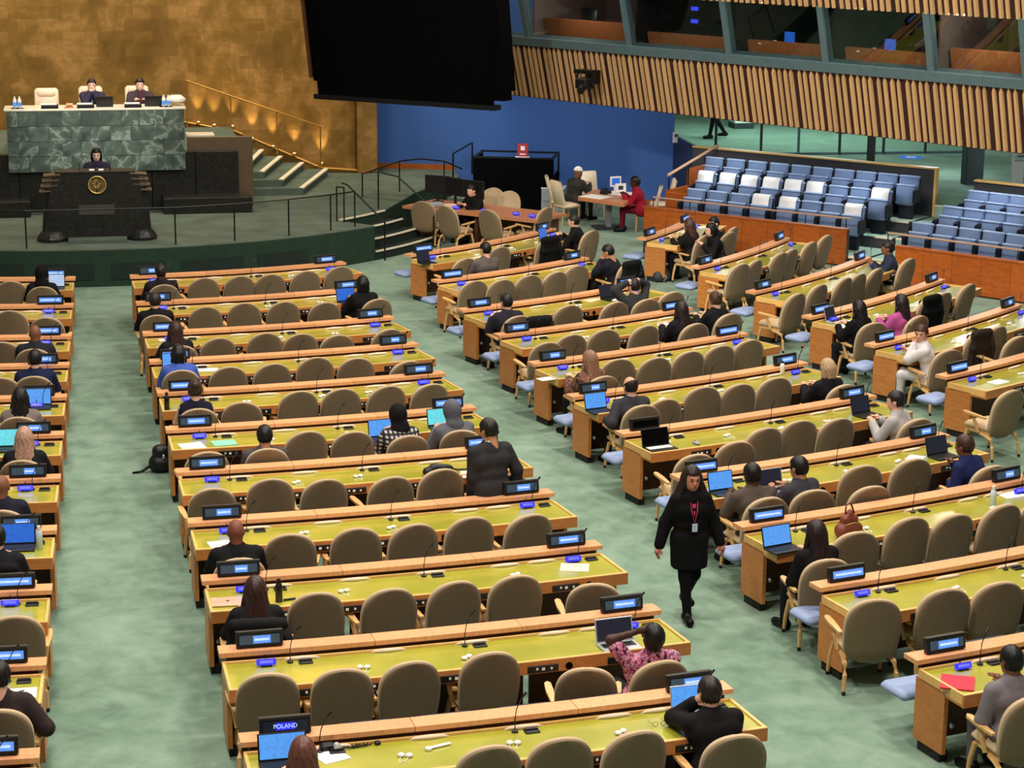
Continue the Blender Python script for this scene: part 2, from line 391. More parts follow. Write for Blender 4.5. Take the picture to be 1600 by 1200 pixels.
# ---- rostrum dais: granite, brown side walls, marble desk
ZU = 1.9
up = struct('floor_dais', MB().prism([(-3.3, 45.7), (3.0, 45.7), (3.0, 47.3), (3.3, 47.3), (3.3, 50.9), (-3.3, 50.9)], ZS, ZU), 'stage_carpet')
struct('riser', MB().box((0, 48.3, ZU+.14), (3.7, 3.6, .28)), 'stage_carpet', up)
gw = thing('granite_wall', 'black granite base wall under and beside the green marble rostrum', 'wall', (0, 45.5, ZS))
for i in range(7):
    x0 = -3.5+i*.94; obj('granite_slab', MB().box((x0+.465, 0, .63), (.93, .2, 1.25), bev=.006), 'black_granite', gw)
for sx in (-1, 1):
    obj('plinth', MB().box((sx*2.35, -.45, .17), (1.9, .7, .34), bev=.01), 'black_granite', gw)
bw = thing('side_wall', 'low bronze brown wall beside the rostrum landing', 'wall', (2.7, 45.74, ZS))
obj('panel', MB().box((0, 0, .77), (1.42, .1, 1.54), bev=.01), 'bronze', bw)
obj('panel', MB().box((.67, .82, .7), (.1, 1.5, 1.4), bev=.01), 'bronze', bw)
obj('tread', MB().box((-.42, .25, 1.56), (.62, .5, .05), bev=.01), 'marble_top', bw)
# side stairs climbing the gold wall
ss = thing('side_steps', 'grey carpeted steps with pale nosings climbing beside the gold wall', 'steps', (4.6, 48.8, ZS)); o = ss.location.copy()
SX = [((4.66, 47.12), (5.60, 50.3)), ((4.22, 47.4), (5.02, 50.35)), ((3.8, 47.65), (4.5, 50.4)), ((3.5, 47.9), (4.05, 50.45)), ((3.35, 48.1), (3.6, 50.5))]
for i, (n, f) in enumerate(SX):
    z = .16*(i+1)
    pl = [(n[0]-o.x, n[1]-o.y), (f[0]-o.x, f[1]-o.y), (3.31-o.x, 50.6-o.y), (3.31-o.x, n[1]+.0-o.y)]
    obj('step', MB().prism(pl, .16*i, z), 'stage_carpet', ss)
    d = Vector((f[0]-n[0], f[1]-n[1], 0)).normalized(); w = Vector((d.y, -d.x, 0))
    obj('nosing', MB().frame((n[0]-o.x, n[1]-o.y, z), d, w, (0, 0, 1), 0, math.hypot(f[0]-n[0], f[1]-n[1]), -.09, .02, -.02, .015), 'nosing', ss)
# marble rostrum desk
md = thing('marble_rostrum', 'green veined marble rostrum desk with a pale top', 'desk', (0.02, 45.55, 1.62))
cols = [-1.85, -1.4, -.98, -.52, -.1, .32, .75, 1.3, 1.9]
for row, (z0, z1) in enumerate(((.0, .34), (.34, .66), (.66, .98), (.98, 1.31))):
    cs = cols if row % 2 == 0 else [-1.85, -1.62, -1.2, -.7, -.3, .15, .55, .95, 1.45, 1.9]
    for x0, x1 in zip(cs[:-1], cs[1:]):
        obj('marble_tile', MB().box(((x0+x1)/2, -.27, (z0+z1)/2), (x1-x0-.006, .04, z1-z0-.006), bev=.004), 'green_marble', md)
obj('body', MB().box((0.02, .05, .66), (3.72, .58, 1.3)), 'bronze', md)
obj('desk_top', MB().box((0.02, .1, 1.335), (3.84, .82, .05), bev=.012), 'marble_top', md)
# ---- gold wall
def gold_y(x): return 51.25 - .013*x*x
mb = MB(); n = 40
vs = []
for i in range(n+1):
    x = -9+15.35*i/n
    vs += [(x, gold_y(x), ZS-.1), (x, gold_y(x), 17.5), (x, gold_y(x)+.25, 17.5), (x, gold_y(x)+.25, ZS-.1)]
fs_ = [(i*4+q, i*4+(q+1) % 4, (i+1)*4+(q+1) % 4, (i+1)*4+q) for i in range(n) for q in range(4)]
fs_ += [(0, 1, 2, 3), (n*4+3, n*4+2, n*4+1, n*4)]
mb.add(vs, fs_)
gwall = struct('wall_gold', mb, 'gold_leaf')
xg = 6.35; struct('gold_pilaster', MB().box((6.62, gold_y(6.5)-.02, 5.1), (.5, .3, 8.8), bev=.01), 'gold_leaf', gwall)
struct('gold_seam', MB().box((6.36, gold_y(6.36)-.02, 5.1), (.03, .05, 8.8)), 'dark_wood', gwall)
# brass baseboard sloping with stairs + brass handrail
bb = struct('baseboard_gold', MB().tube([(6.4, gold_y(6.4)-.05, .8), (5.5, gold_y(5.5)-.05, .86), (3.4, gold_y(3.4)-.05, 1.78), (2.2, gold_y(2.2)-.05, 2.0)], .035, 6), 'brass')
br_ = thing('brass_handrail', 'brass handrail sloping down the gold wall steps', 'railing', (2.2, 50.6, ZU)); o = br_.location.copy()
pr = [Vector((2.25, gold_y(2.25)-.45, 3.05)), Vector((3.3, gold_y(3.3)-.45, 2.68)), Vector((4.4, gold_y(4.4)-.45, 2.3)), Vector((5.45, gold_y(5.45)-.45, 1.93)), Vector((5.6, gold_y(5.6)-.45, 1.93))]
obj('handrail', MB().tube([p-o for p in pr], .024, 8), 'brass', br_)
for p, zb in zip(pr[:4], (1.9, 1.7, 1.25, .95)): obj('post', MB().tube([p-o, Vector((p.x, p.y, zb))-o], .018, 6), 'brass', br_)
br2 = dup(br_, (-2.3, 50.6, ZU), PI*0, 'brass handrail on the far left of the gold wall')
br2.scale = (-1, 1, 1)
# uplights
for i, (x, y) in enumerate(((315, 200), (345, 212), (375, 214), (406, 232), (439, 244), (472, 254), (511, 264), (572, 270))):
    zz = (2.02, 1.95, 1.92, 1.62, 1.42, 1.24, 1.0, .86)[i]
    P = at(x, y, zz); gx = min(P.x, 6.2); P = Vector((gx if i < 7 else 6.62, gold_y(gx)-.15, zz-.06))
    u = thing('step_uplight', 'small glowing brass uplight at the foot of the gold wall, %s from the rostrum' % ORD[i], 'lamp', P, 0, 'uplights along the gold wall steps')
    obj('housing', MB().lathe([(.05, 0), (.05, .05), (.04, .06)], 10), 'brass', u)
    obj('lens', MB().lathe([(.034, .056), (.034, .066), (.02, .07)], 10), 'lamp_glow', u)
    spot('uplight_beam', (P.x, P.y, P.z+.09), (P.x, P.y+.1, P.z+1.0), 75, 46, (1, .74, .36), .8, .03)
# ---- blue wall
BA, BB = Vector((6.8, 51.6, 0)), Vector((14.05, 49.12, 0))
bu = (BB-BA).normalized(); bn = Vector((bu.y, -bu.x, 0)) ; bn = bn if bn.y < 0 else -bn
bl = (BB-BA).length
bwall = struct('wall_blue', MB().frame(BA, bu, (0, 0, 1), bn, -.4, bl, 0, 16, -.25, 0), 'blue_wall')
struct('baseboard_blue', MB().frame(BA, bu, (0, 0, 1), bn, 0, 2.2, ZS, ZS+.13, 0, .03), 'parapet_wood')
struct('baseboard_blue', MB().frame(BA, bu, (0, 0, 1), bn, 2.2, bl, 0, .12, 0, .03), 'parapet_wood')
wr_ = (Vector((14.05, 49.12, 0))-Vector((13.9, 46.75, 0))); struct('wall_return', MB().frame((13.9, 46.75, 0), wr_.normalized(), (0, 0, 1), (1, -.06, 0), 0, wr_.length, 0, 1.74, 0, .08), 'navy_wall')
wb = thing('wall_box', 'small white thermostat box on the blue wall beside the glass', 'box', atY(1054, 214, 48.8)+Vector((0, -.1, 0)), 0)
obj('housing', MB().box((0, 0, 0), (.14, .07, .26), bev=.01), 'white_plastic', wb); obj('sensor', MB().box((.0, -.04, .05), (.08, .02, .07)), 'dark_grey', wb)
# ---- hanging black screen
A_, Bq = atY(492, 150, 46.8), atY(790, 163, 43.6)
zb = 3.06; su = (Vector((Bq.x, Bq.y, 0))-Vector((A_.x, A_.y, 0))); sl = su.length; su.normalize()
sn = Vector((su.y, -su.x, 0)); sn = sn if sn.y < 0 else -sn
sv = (Vector((0, 0, 1)) + sn*.17).normalized()
sO = Vector((A_.x, A_.y, A_.z)); 
hs_ = thing('projection_screen', 'large black hanging screen housing seen from below, switched off', 'screen', sO)
obj('screen_face', MB().frame((0, 0, 0), su, sv, sn, .12, sl-.3, .02, 6.2, -.05, .03), 'black_matte', hs_)
obj('bottom_bar', MB().frame((0, 0, 0), su, sv, sn, .0, sl-.25, -.06, .05, -.25, .05), 'black_plastic', hs_)
obj('side_frame', MB().frame((0, 0, 0), su, sv, sn, -.1, -.02, .42, 6.2, -.3, .0), 'dark_wood', hs_)
obj('side_frame', MB().frame((0, 0, 0), su, sv, sn, sl-.3, sl-.02, .16, 6.2, -.35, .0), 'black_matte', hs_)
obj('housing', MB().frame((0, 0, 0), su, sv, sn, -.02, sl-.05, .35, 6.2, -.6, -.05), 'black_matte', hs_)
# ---- side gallery: wooden parapets, tiers, seats
def bank(A, Bp, nseat, s0s, name, side_label, ext, par):
    A, Bp = Vector(A), Vector(Bp); u = (Bp-A).normalized(); n = Vector((-u.y, u.x, 0)); n = n if n.x > 0 else -n
    Ln = (Bp-A).length+ext
    w = struct('wall_'+name, MB().frame(A, u, (0, 0, 1), n, 0, Ln, 0, .77, 0.02, .12), 'dark_wood')
    k = max(3, int(Ln/.62)); d = Ln/k
    for i in range(k): struct('panel', MB().frame(A, u, (0, 0, 1), n, i*d+.003, (i+1)*d-.003, .04, .77, -.015, .02), 'parapet_wood', w)
    struct('cap', MB().frame(A, u, (0, 0, 1), n, -.02, Ln, .77, .80, -.03, .14), 'parapet_wood', w)
    # thin rail
    rl = thing('gallery_rail', 'thin metal rail above the wooden parapet of the %s seat bank' % side_label, 'railing', A+n*.2); o = rl.location.copy()
    pts = [A+n*.2+u*s+Vector((0, 0, .99))-o for s in (par, Ln)]
    obj('handrail', MB().tube(pts, .02, 6), 'rail_wood', rl)
    for s in np.arange(par, Ln, .95): obj('post', MB().tube([A+n*.2+u*s-o+Vector((0, 0, .2)), A+n*.2+u*s-o+Vector((0, 0, .98))], .012, 6), 'black_metal', rl)
    for i, (o0, o1, z) in enumerate(((.12, 1.45, .2), (1.45, 2.25, .45), (2.25, 3.3, .7))):
        tr = struct('floor_tier', MB().frame(A, u, (0, 0, 1), n, -.3 if i else 0, Ln+.35-.0, 0, z-.01, o0, o1), 'tier_face')
        struct('tier_carpet', MB().frame(A, u, (0, 0, 1), n, -.3 if i else 0, Ln+.35, z-.01, z, o0, o1), 'tier_carpet', tr)
        struct('tier_nosing', MB().frame(A, u, (0, 0, 1), n, Ln-.05, Ln+.35, z-.03, z+.012, o0-.01, o0+.06), 'nosing', tr)
    pz = struct('wall_'+name+'_back', MB().frame(A, u, (0, 0, 1), n, -.75 if name == 'gallery' else -.1, Ln+.42, .5, 1.74, 3.3, 3.4), 'tier_face')
    struct('cap', MB().frame(A, u, (0, 0, 1), n, -.75 if name == 'gallery' else -.1, Ln+.46, 1.74, 1.775, 3.27, 3.44), 'trim_wood', pz)
    if name == 'gallery': struct('end_trim', MB().frame(A, u, (0, 0, 1), n, Ln+.42, Ln+.47, .7, 1.74, 3.28, 3.42), 'trim_wood', pz)
    return A, u, n, Ln
GA = bank((11.91, 43.92, 0), (15.28, 40.26, 0), 8, None, 'gallery', 'left', 0, .1)
GB = bank((15.53, 38.2, 0), (17.27, 35.95, 0), 8, None, 'gallery_right', 'right', 1.6, -.3)
# prototype flip-up seat; faces -Y
def seat_proto():
    t = thing('auditorium_seat', 'x', 'seat', (0, 0, -30))
    def pad(w, h, d, zc, yc, tilt):
        mb = MB(); M = Matrix.Translation((0, yc, zc)) @ Matrix.Rotation(tilt, 4, 'X'); mb.box(None, (w, d, h), M=M, bev=.05); return mb
    obj('backrest', pad(.47, .62, .09, .62, .16, -R_(12)), 'blue_seat', t, True)
    obj('backrest_edge', pad(.485, .06, .12, .905, .225, -R_(12)), 'blue_seat_edge', t, True)
    obj('back_shell', pad(.49, .6, .05, .60, .22, -R_(12)), 'navy_plastic', t)
    sp = obj('seat_pan', pad(.45, .44, .1, .52, .02, -R_(8)), 'blue_seat', t, True)
    obj('pan_edge', pad(.455, .05, .105, .735, .05, -R_(8)), 'blue_seat_edge', sp, True)
    for sx in (-1, 1): obj('armrest', MB().box((sx*.262, .02, .52), (.045, .34, .3), bev=.02), 'navy_plastic', t)
    obj('pedestal', MB().box((0, .1, .18), (.32, .14, .36), bev=.02), 'navy_plastic', t)
    return t
SEAT0 = None
COVER = None
def cover_mesh():
    mb = MB(); pr = [(-.02, .585), (-.015, .70), (0, .80), (.035, .865), (.09, .885), (.14, .868)]
    pr = [(-.05, .56), (-.035, .68), (-.01, .795), (.05, .80), (.10, .785)]
    pr = [(y, z) for y, z in ((.075, .60), (.10, .74), (.13, .88), (.17, .955), (.24, .965), (.30, .93))]
    vs = []
    for t in (0, .012):
        for y, z in pr: vs += [(-.2, y-.02-t, z+t), (.2, y-.02-t, z+t)]
    k = len(pr); f = []
    for q in range(k-1):
        f += [(2*q, 2*q+1, 2*q+3, 2*q+2), (2*k+2*q, 2*k+2*q+2, 2*k+2*q+3, 2*k+2*q+1), (2*q, 2*q+2, 2*k+2*q+2, 2*k+2*q), (2*q+1, 2*k+2*q+1, 2*k+2*q+3, 2*q+3)]
    f += [(0, 2*k, 2*k+1, 1), (2*k-2, 2*k-1, 4*k-1, 4*k-2)]
    return MB().add(vs, f)
def place_seat(bk, off, s, z, label, cover=None):
    global SEAT0, COVER
    A, u, n, Ln = bk
    P = A+u*s+n*off; P.z = z
    rz = math.atan2(n.y, n.x)-PI/2
    if SEAT0 is None:
        SEAT0 = seat_proto(); o = SEAT0; o.location = P; o.rotation_euler = (0, 0, rz); o['label'] = label
    else: o = dup(SEAT0, P, rz, label)
    o['group'] = 'blue flip-up seats of the side gallery'
    if cover:
        if COVER is None: COVER = cover_mesh().mesh('seat_cover', 'white_cloth', True)
        c = link('seat_cover', COVER, None, P, rz); tag(c, cover, 'cover', 'white covers on the blue gallery seats')
RN = ['front', 'middle', 'back']
OFF = (.85, 1.75, 2.55); TZ = (.2, .45, .7)
def seat_row(bk, row, xs, side, covers, ytop):
    A, u, n, Ln = bk
    for i, (x, y) in enumerate(xs):
        # intersect the view ray through the seat top with the vertical plane of the row
        d = ray(x, y); off = OFF[row]+.2
        tt = ((A+n*off-CAM).dot(n)-0)/(d.dot(n)); P = CAM+d*tt; s = (P-A).dot(u)
        lab = 'blue flip-up seat, %s from the left in the %s row, %s bank' % (ORD[i], RN[row], side)
        cv = ('white cover draped over the %s %s-row seat of the %s bank' % (ORD[i], RN[row], side)) if i in covers else None
        place_seat(bk, OFF[row], s, TZ[row], lab, cv)
lin = lambda x0, y0, x1, y1, n: [(x0+(x1-x0)*i/(n-1), y0+(y1-y0)*i/(n-1)) for i in range(n)]
seat_row(GA, 2, lin(1116, 246, 1421, 284, 10), 'left', (), 0)
seat_row(GA, 1, lin(1106, 271, 1378, 306, 9), 'left', (0, 1, 2, 3, 4, 5, 8), 0)
seat_row(GA, 0, [(1088, 296), (1122, 301), (1157, 305), (1192, 310), (1234, 315), (1268, 320), (1302, 325), (1336, 329)], 'left', (3, 4, 7), 0)
seat_row(GB, 2, lin(1529, 300, 1660, 322, 5), 'right', (), 0)
seat_row(GB, 1, lin(1489, 328, 1622, 348, 5), 'right', (), 0)
seat_row(GB, 0, lin(1442, 352, 1626, 381, 6), 'right', (), 0)
# steps in the gap between the banks
gp = thing('gallery_steps', 'pale carpeted steps between the two banks of blue seats', 'steps', (15.6, 39.6, 0)); o = gp.location.copy()
u, n = GA[1], GA[2]; E0 = Vector((15.28, 40.26, 0))
for i, (o0, o1, z) in enumerate(((.15, 1.45, .2), (1.45, 2.25, .45), (2.25, 3.3, .7), (3.3, 6.5, .95))):
    obj('step', MB().frame(E0-o, u, (0, 0, 1), n, .44, 2.4, 0, z-.005, o0, o1), 'tier_carpet', gp)
    obj('nosing', MB().frame(E0-o, u, (0, 0, 1), n, .44, 2.4, z-.02, z+.014, o0-.01, o0+.06), 'nosing', gp)
# wooden lectern-like end piece and sloped rail at the left end of the bank
A, u, n, Ln = GA
eb = thing('gallery_end_block', 'stepped wooden end wall with sloping rail left of the blue seats', 'wall', A); 
obj('panel', MB().frame((0, 0, 0), u, (0, 0, 1), n, -.06, .02, 0, 1.05, 1.0, 1.9), 'parapet_wood', eb)
obj('panel', MB().frame((0, 0, 0), u, (0, 0, 1), n, -.06, .02, 0, 1.45, 1.9, 3.3), 'parapet_wood', eb)
obj('panel', MB().frame((0, 0, 0), u, (0, 0, 1), n, -.04, .5, 0, 1.0, .95, 1.05), 'parapet_wood', eb)
obj('handrail', MB().tube([n*1.0+Vector((0, 0, 1.38))-u*.02, n*3.2+Vector((0, 0, 1.85))-u*.02], .035, 6), 'rail_wood', eb)
for q in (1.05, 1.9, 2.6): obj('post', MB().tube([n*q+Vector((0, 0, 1.0))-u*.02, n*q+Vector((0, 0, 1.38+.214*(q-1)))-u*.02], .016, 6), 'black_metal', eb)
# ---- lobby behind: floor, glass partition, back wall
ZL = 1.2
struct('floor_lobby', MB().prism([(14.0, 46.9), (14.12, 49.25), (12.4, 50.05), (12.4, 60), (34, 60), (34, 36), (20.6, 36.9), (18.6, 41.6), (16.9, 43.6)], ZL-.3, ZL), 'lobby_carpet')
struct('wall_lobby_back', MB().box((22, 60.2, 4), (34, .3, 7)), 'stage_carpet')
struct('wall_lobby_right', MB().box((34.1, 48, 4), (.3, 26, 7)), 'stage_carpet')
gl = [(14.1, 49.35), (15.2, 49.3), (16.35, 49.2), (17.3, 49.1), (18.35, 49.0), (19.5, 48.95), (20.6, 48.9), (21.7, 48.85)]
gp_ = thing('window_1', None, None, (14.1, 49.35, ZL)); gp_['kind'] = 'structure'; o = gp_.location.copy()
for i in range(len(gl)-1):
    p, q = Vector((*gl[i], ZL))-o, Vector((*gl[i+1], ZL))-o; d = (q-p); w = d.length; d.normalize(); nn = Vector((d.y, -d.x, 0))
    obj('pane', MB().frame(p, d, (0, 0, 1), nn, .02, w-.02, .05, 3.2, -.006, .006), 'lobby_glass', gp_)
    obj('mullion', MB().frame(p, d, (0, 0, 1), nn, -.025, .025, 0, 3.2, -.04, .04), 'column_dark' if i != 3 else 'grey_frame', gp_)
    obj('bottom_rail', MB().frame(p, d, (0, 0, 1), nn, .02, w-.02, 0, .06, -.03, .03), 'grey_frame', gp_)
# lobby furniture seen through the glass
for i, (x, y) in enumerate(((20.2, 53.5), (17.7, 55.0))):
    c = thing('lobby_column', ('pale square column behind the lobby glass, right of the dispenser', 'pale square column in the lobby behind the glass, left one')[i], 'column', (x, y, ZL))
    obj('shaft', MB().box((0, 0, 2.2), (.5, .5, 4.4), bev=.02), 'teal_white', c); obj('base', MB().box((0, 0, .08), (.56, .56, .16), bev=.01), 'column_dark', c)
P = at(1360, 258, ZL)
hd = thing('sanitizer_stand', 'white hand sanitizer dispenser on a black floor stand', 'dispenser', P)
obj('base', MB().lathe([(.2, 0), (.2, .02), (.05, .04)], 14), 'black_plastic', hd)
obj('pole', MB().box((0, 0, .5), (.2, .06, 1.0), bev=.01), 'black_plastic', hd)
hb = obj('dispenser', MB().box((.02, -.06, 1.02), (.2, .12, .34), bev=.03), 'white_plastic', hd, True)
obj('nozzle', MB().box((.03, -.125, 1.0), (.05, .02, .12), bev=.008), 'black_plastic', hb)
P = at(1423, 246, ZL)
fm = thing('floor_marker', 'small blue floor marker with a white symbol on the lobby carpet', 'sign', P)
obj('disc', MB().lathe([(.3, 0), (.3, .006)], 24), 'screen_deep', fm); obj('symbol', MB().box((0, 0, .009), (.26, .08, .006)).box((0, .02, .009), (.08, .24, .006)), 'white_plastic', fm)
P = at(1530, 300, ZL)
dc = thing('pillar', 'dark grey green pillar standing behind the right seat bank', 'column', (P.x+.35, P.y+1.2, ZL-.2))
obj('shaft', MB().box((0, 0, 1.7), (.42, .3, 3.4), bev=.01), 'column_dark', dc); obj('base', MB().box((0, 0, .05), (.46, .34, .1)), 'black_plastic', dc)
P = Vector((20.05, 41.9, ZL)); 
sg = thing('notice_stand', 'pale notice stand with printed panel above white and red posters', 'sign', (P.x, P.y, ZL-.1), R_(-12))
obj('post', MB().box((-.34, 0, .7), (.05, .05, 1.45), bev=.006), 'white_plastic', sg); obj('post', MB().box((.32, 0, .62), (.04, .05, 1.3), bev=.006), 'silver', sg)
hp = obj('header_panel', MB().box((0, 0, 1.02), (.62, .03, .36), bev=.006), 'teal_white', sg)
for z, w in ((1.12, .26), (1.0, .5), (.93, .5)): obj('text_line', MB().box((0, -.018, z), (w, .004, .022)), 'dark_grey', hp)
obj('poster', MB().box((-.2, -.01, .58), (.22, .02, .46)), 'paper', sg); rp = obj('poster', MB().box((.02, -.01, .58), (.17, .02, .46)), 'red_sign', sg)
obj('figure', MB().lathe([(.03, .46), (.05, .5), (.05, .58), (.03, .64)], 8, (.02, -.01, 0)), 'cream_leather', rp)
obj('backing', MB().box((.2, .01, .58), (.16, .02, .5)), 'silver', sg)
P = Vector((21.2, 43.2, ZL))
lc = thing('lobby_counter', 'dark counter at the far right edge behind the notice stand', 'counter', P)
obj('body', MB().box((.3, 0, .5), (1.6, .6, .9), bev=.02), 'column_dark', lc); obj('counter_top', MB().box((.3, 0, .97), (1.7, .7, .05), bev=.01), 'black_plastic', lc)
# ---- balcony fascia with angled slats, booth windows above
F0, F1 = at(800, 146, 3.0), at(1600, 237, 3.0)
fu = (F1-F0).normalized(); fn = Vector((-fu.y, fu.x, 0)); fn = fn if fn.x > 0 else -fn     # fn points away from the hall
TILT = .25
fv = (Vector((0, 0, 1)) - fn*TILT); fvl = fv.length; fv = fv/fvl
fo = fv.cross(fu); fo = fo if fo.dot(fn) < 0 else -fo                      # outward, toward hall
FL = (F1-F0).length; S0, S1 = -2.6, FL+2.0
HF = 1.2*fvl
fa = struct('wall_balcony', MB().frame(F0, fu, fv, fo, S0, S1, 0, HF-.03, -.2, 0), 'slat_back')
struct('soffit', MB().frame(F0, fu, (0, 0, 1), fn, S0, S1, -.04, .0, .0, 5.5), 'slat_back', fa)
struct('rail', MB().frame(F0, fu, fv, fo, S0+1.9, S1, HF-.02, HF+.17, -.25, .06), 'grey_frame', fa)
def slat_mesh(w, h, dep, tip=True):
    # V-shaped batten with a pencil tip
    p = [(-w/2, 0), (-w*.32, dep), (w*.32, dep), (w/2, 0)]
    vs = [(x, 0, d) for x, d in p]+[(x, h-(.13 if tip else 0), d) for x, d in p]
    fs = [(0, 1, 2, 3), (0, 4, 5, 1), (1, 5, 6, 2), (2, 6, 7, 3), (3, 7, 4, 0)]
    if tip: vs += [(0, h, dep*.1)]; fs += [(4, 8, 5), (5, 8, 6), (6, 8, 7), (7, 8, 4)]
    else: fs += [(7, 6, 5, 4)]
    return vs, fs
FM = Matrix(((fu.x, fv.x, fo.x, 0), (fu.y, fv.y, fo.y, 0), (fu.z, fv.z, fo.z, 0), (0, 0, 0, 1)))
def slats(parent, s0, s1, t0, h, tip, back=0.0):
    ms = [MB().add(*slat_mesh(w, h, dd, tip)).mesh('slat', 'slat_wood') for w, dd in ((.088, .04), (.096, .045), (.08, .035))]
    ht = [MB().add([(-.052, h-.2, 0), (-.046, h-.2, .02), (0, h+.03, .02), (0, h+.03, 0), (.046, h-.2, .02), (.052, h-.2, 0)], [(0, 1, 2, 3), (3, 2, 4, 5)]).mesh('tip', 'trim_wood')]
    s = s0; i = 0; rnd = random.Random(3)
    while s < s1:
        o = link('slat', ms[i % 3], parent)
        o.matrix_local = Matrix.Translation(F0+fu*s+fv*t0+fo*back) @ FM
        s += (.15, .165, .145, .2)[i % 4]+rnd.uniform(-.01, .01); i += 1
slats(fa, S0, S1, -.02, HF+.02, True, .0)
# strip of tall slats at the left end and upper fascia
WH = 1.14
lf = struct('wall_balcony_left', MB().frame(F0, fu, fv, fo, S0, .02, HF, HF+9.8, -.2, 0), 'slat_back')
slats(lf, S0, .0, HF, 9.8, False)
uf = struct('wall_balcony_upper', MB().frame(F0, fu, fv, fo, 0, S1, HF+.17+WH, HF+.17+WH+8.5, -.2, .0), 'slat_back')
slats(uf, .0, S1, HF+.15+WH, 8.5, False)
# booths
def s_at(x, y, t):   # position along the fascia of a pixel on the tilted plane
    d = ray(x, y); P = F0+fv*t; k = (P-CAM).dot(fo)/d.dot(fo); return (CAM+d*k-F0).dot(fu)
mull = [s_at(x, y, HF+.3) for x, y in ((822, 45), (982, 62), (1138, 75), (1290, 92), (1455, 108), (1604, 128))]
mull += [mull[-1]+2.2]
T0 = HF+.17
wnd = thing('window_2', None, None, F0+fv*T0+fu*mull[0]); wnd['kind'] = 'structure'; wo = wnd.location.copy()
O2 = F0-wo
for i, s in enumerate(mull):
    obj('mullion', MB().frame(O2, fu, fv, fo, s-.07, s+.07, T0, T0+WH, -.16, .03), 'grey_frame', wnd)
    if i < len(mull)-1:
        obj('pane', MB().frame(O2, fu, fv, fo, s+.07, mull[i+1]-.07, T0, T0+WH, -.03, -.018), 'booth_glass', wnd)
for i in range(len(mull)-1):
    a, b = mull[i]+.0, mull[i+1]
    mauve = i in (0, 4)
    bt = struct('wall_booth', MB().frame(F0+fv*T0-fo*.2, fu, (0, 0, 1), fn, a+.02, b-.02, -.2, 2.2, 2.3, 2.4), 'booth_mauve' if mauve else 'booth_dark')
    struct('booth_side', MB().frame(F0+fv*T0-fo*.2, fu, (0, 0, 1), fn, a-.02, a+.02, -.3, 2.2, 0.0, 2.4), 'booth_mauve' if mauve else 'booth_dark', bt)
    struct('booth_floor', MB().frame(F0+fv*T0-fo*.2, fu, (0, 0, 1), fn, a, b, -.35, -.3, -.1, 2.4), 'booth_dark', bt)
    struct('booth_ceiling', MB().frame(F0+fv*T0-fo*.2, fu, (0, 0, 1), fn, a, b, 2.2, 2.25, -.6, 2.4), 'booth_dark', bt)
    sl_ = thing('booth_desk', 'wooden desk sill inside the %s interpreter booth from the left' % ORD[i], 'desk', F0+fv*T0+fu*a)
    obj('front_board', MB().frame((0, 0, 0), fu, fv, fo, .1, b-a-.1, -.22, .3 if mauve else .16, -.56, -.5), 'booth_sill_wood', sl_)
    obj('desk_top', MB().frame((0, 0, 0), fu, (0, 0, 1), fn, .1, b-a-.1, .0, .04, .6, 1.2), 'booth_sill_wood', sl_)
    lp = bpy.data.lights.new('added_booth_fill', 'POINT'); lp.energy = 45 if mauve else 12; lp.color = (1, .86, .72); lp.shadow_soft_size = .03; lo_ = bpy.data.objects.new('added_booth_fill', lp); COL.objects.link(lo_); lo_.location = F0+fv*(T0+1.08)+fu*((a+b)/2)-fo*.1  # unseen point light added behind the glass to brighten the sill board
    if i in (0, 4):
        ch = thing('booth_chair', 'dark rounded chair back inside the %s interpreter booth from the left' % ORD[i], 'chair', F0+fv*T0+fu*(a+(1.05 if i == 0 else 1.4))+fn*.95)
        obj('backrest', MB().box((0, 0, .3), (.5, .1, .7), rz=math.atan2(fu.y, fu.x), bev=.09), 'black_plastic', ch, True)
        obj('pole', MB().tube([(0, 0, -.3), (0, 0, .1)], .03, 8), 'black_plastic', ch)
    if i == 1:
        for q in range(3):
            mo = thing('booth_monitor', 'small glowing blue monitor in the second booth, %s of a vertical stack' % ('top', 'middle', 'bottom')[q], 'monitor', F0+fv*T0+fu*(a+.75)+fn*1.3+Vector((0, 0, 1.05-.27*q)), math.atan2(fu.y, fu.x))
            obj('housing', MB().box((0, 0, 0), (.34, .12, .2), bev=.01), 'black_plastic', mo); obj('screen', MB().box((0, -.065, 0), (.2, .01, .08)), 'monitor_blue', mo)
    if i in (2, 3):
        pp = thing('booth_papers', 'white and blue papers and cups on the %s booth desk' % ORD[i], 'papers', F0+fv*T0+fu*(a+.5)+fn*.6+Vector((0, 0, .2)), math.atan2(fu.y, fu.x))
        obj('sheet', MB().box((0, 0, .02), (.3, .22, .03), rz=.4), 'paper', pp); obj('binder', MB().box((.55, .05, .14), (.26, .06, .28), rz=-.2), 'screen_deep', pp)
        obj('cup', MB().lathe([(.03, 0), (.04, .1)], 10, (.25, -.05, 0)), 'paper', pp)
# spotlight fixture on the fascia (black)
P = F0+fu*s_at(938, 95, HF*.6)+fv*(HF*.62)+fo*.5
lampf = thing('stage_camera', 'black remote camera mounted on the slatted balcony front', 'camera', P, math.atan2(fu.y, fu.x))
obj('bracket', MB().box((-.12, .12, .12), (.5, .3, .08)).box((.05, .2, .0), (.08, .3, .3)), 'black_metal', lampf)
obj('body', MB().box((.0, -.05, -.12), (.34, .3, .24), bev=.03), 'black_plastic', lampf); obj('lens', MB().tube([(.1, -.2, -.2), (.16, -.34, -.26)], .08, 10), 'black_metal', lampf)
obj('yoke', MB().tube([(-.25, 0, .1), (-.28, -.02, -.12), (.25, -.02, -.14), (.24, 0, .1)], .03, 6), 'black_metal', lampf)
P = at(1078, 195, 2.3)
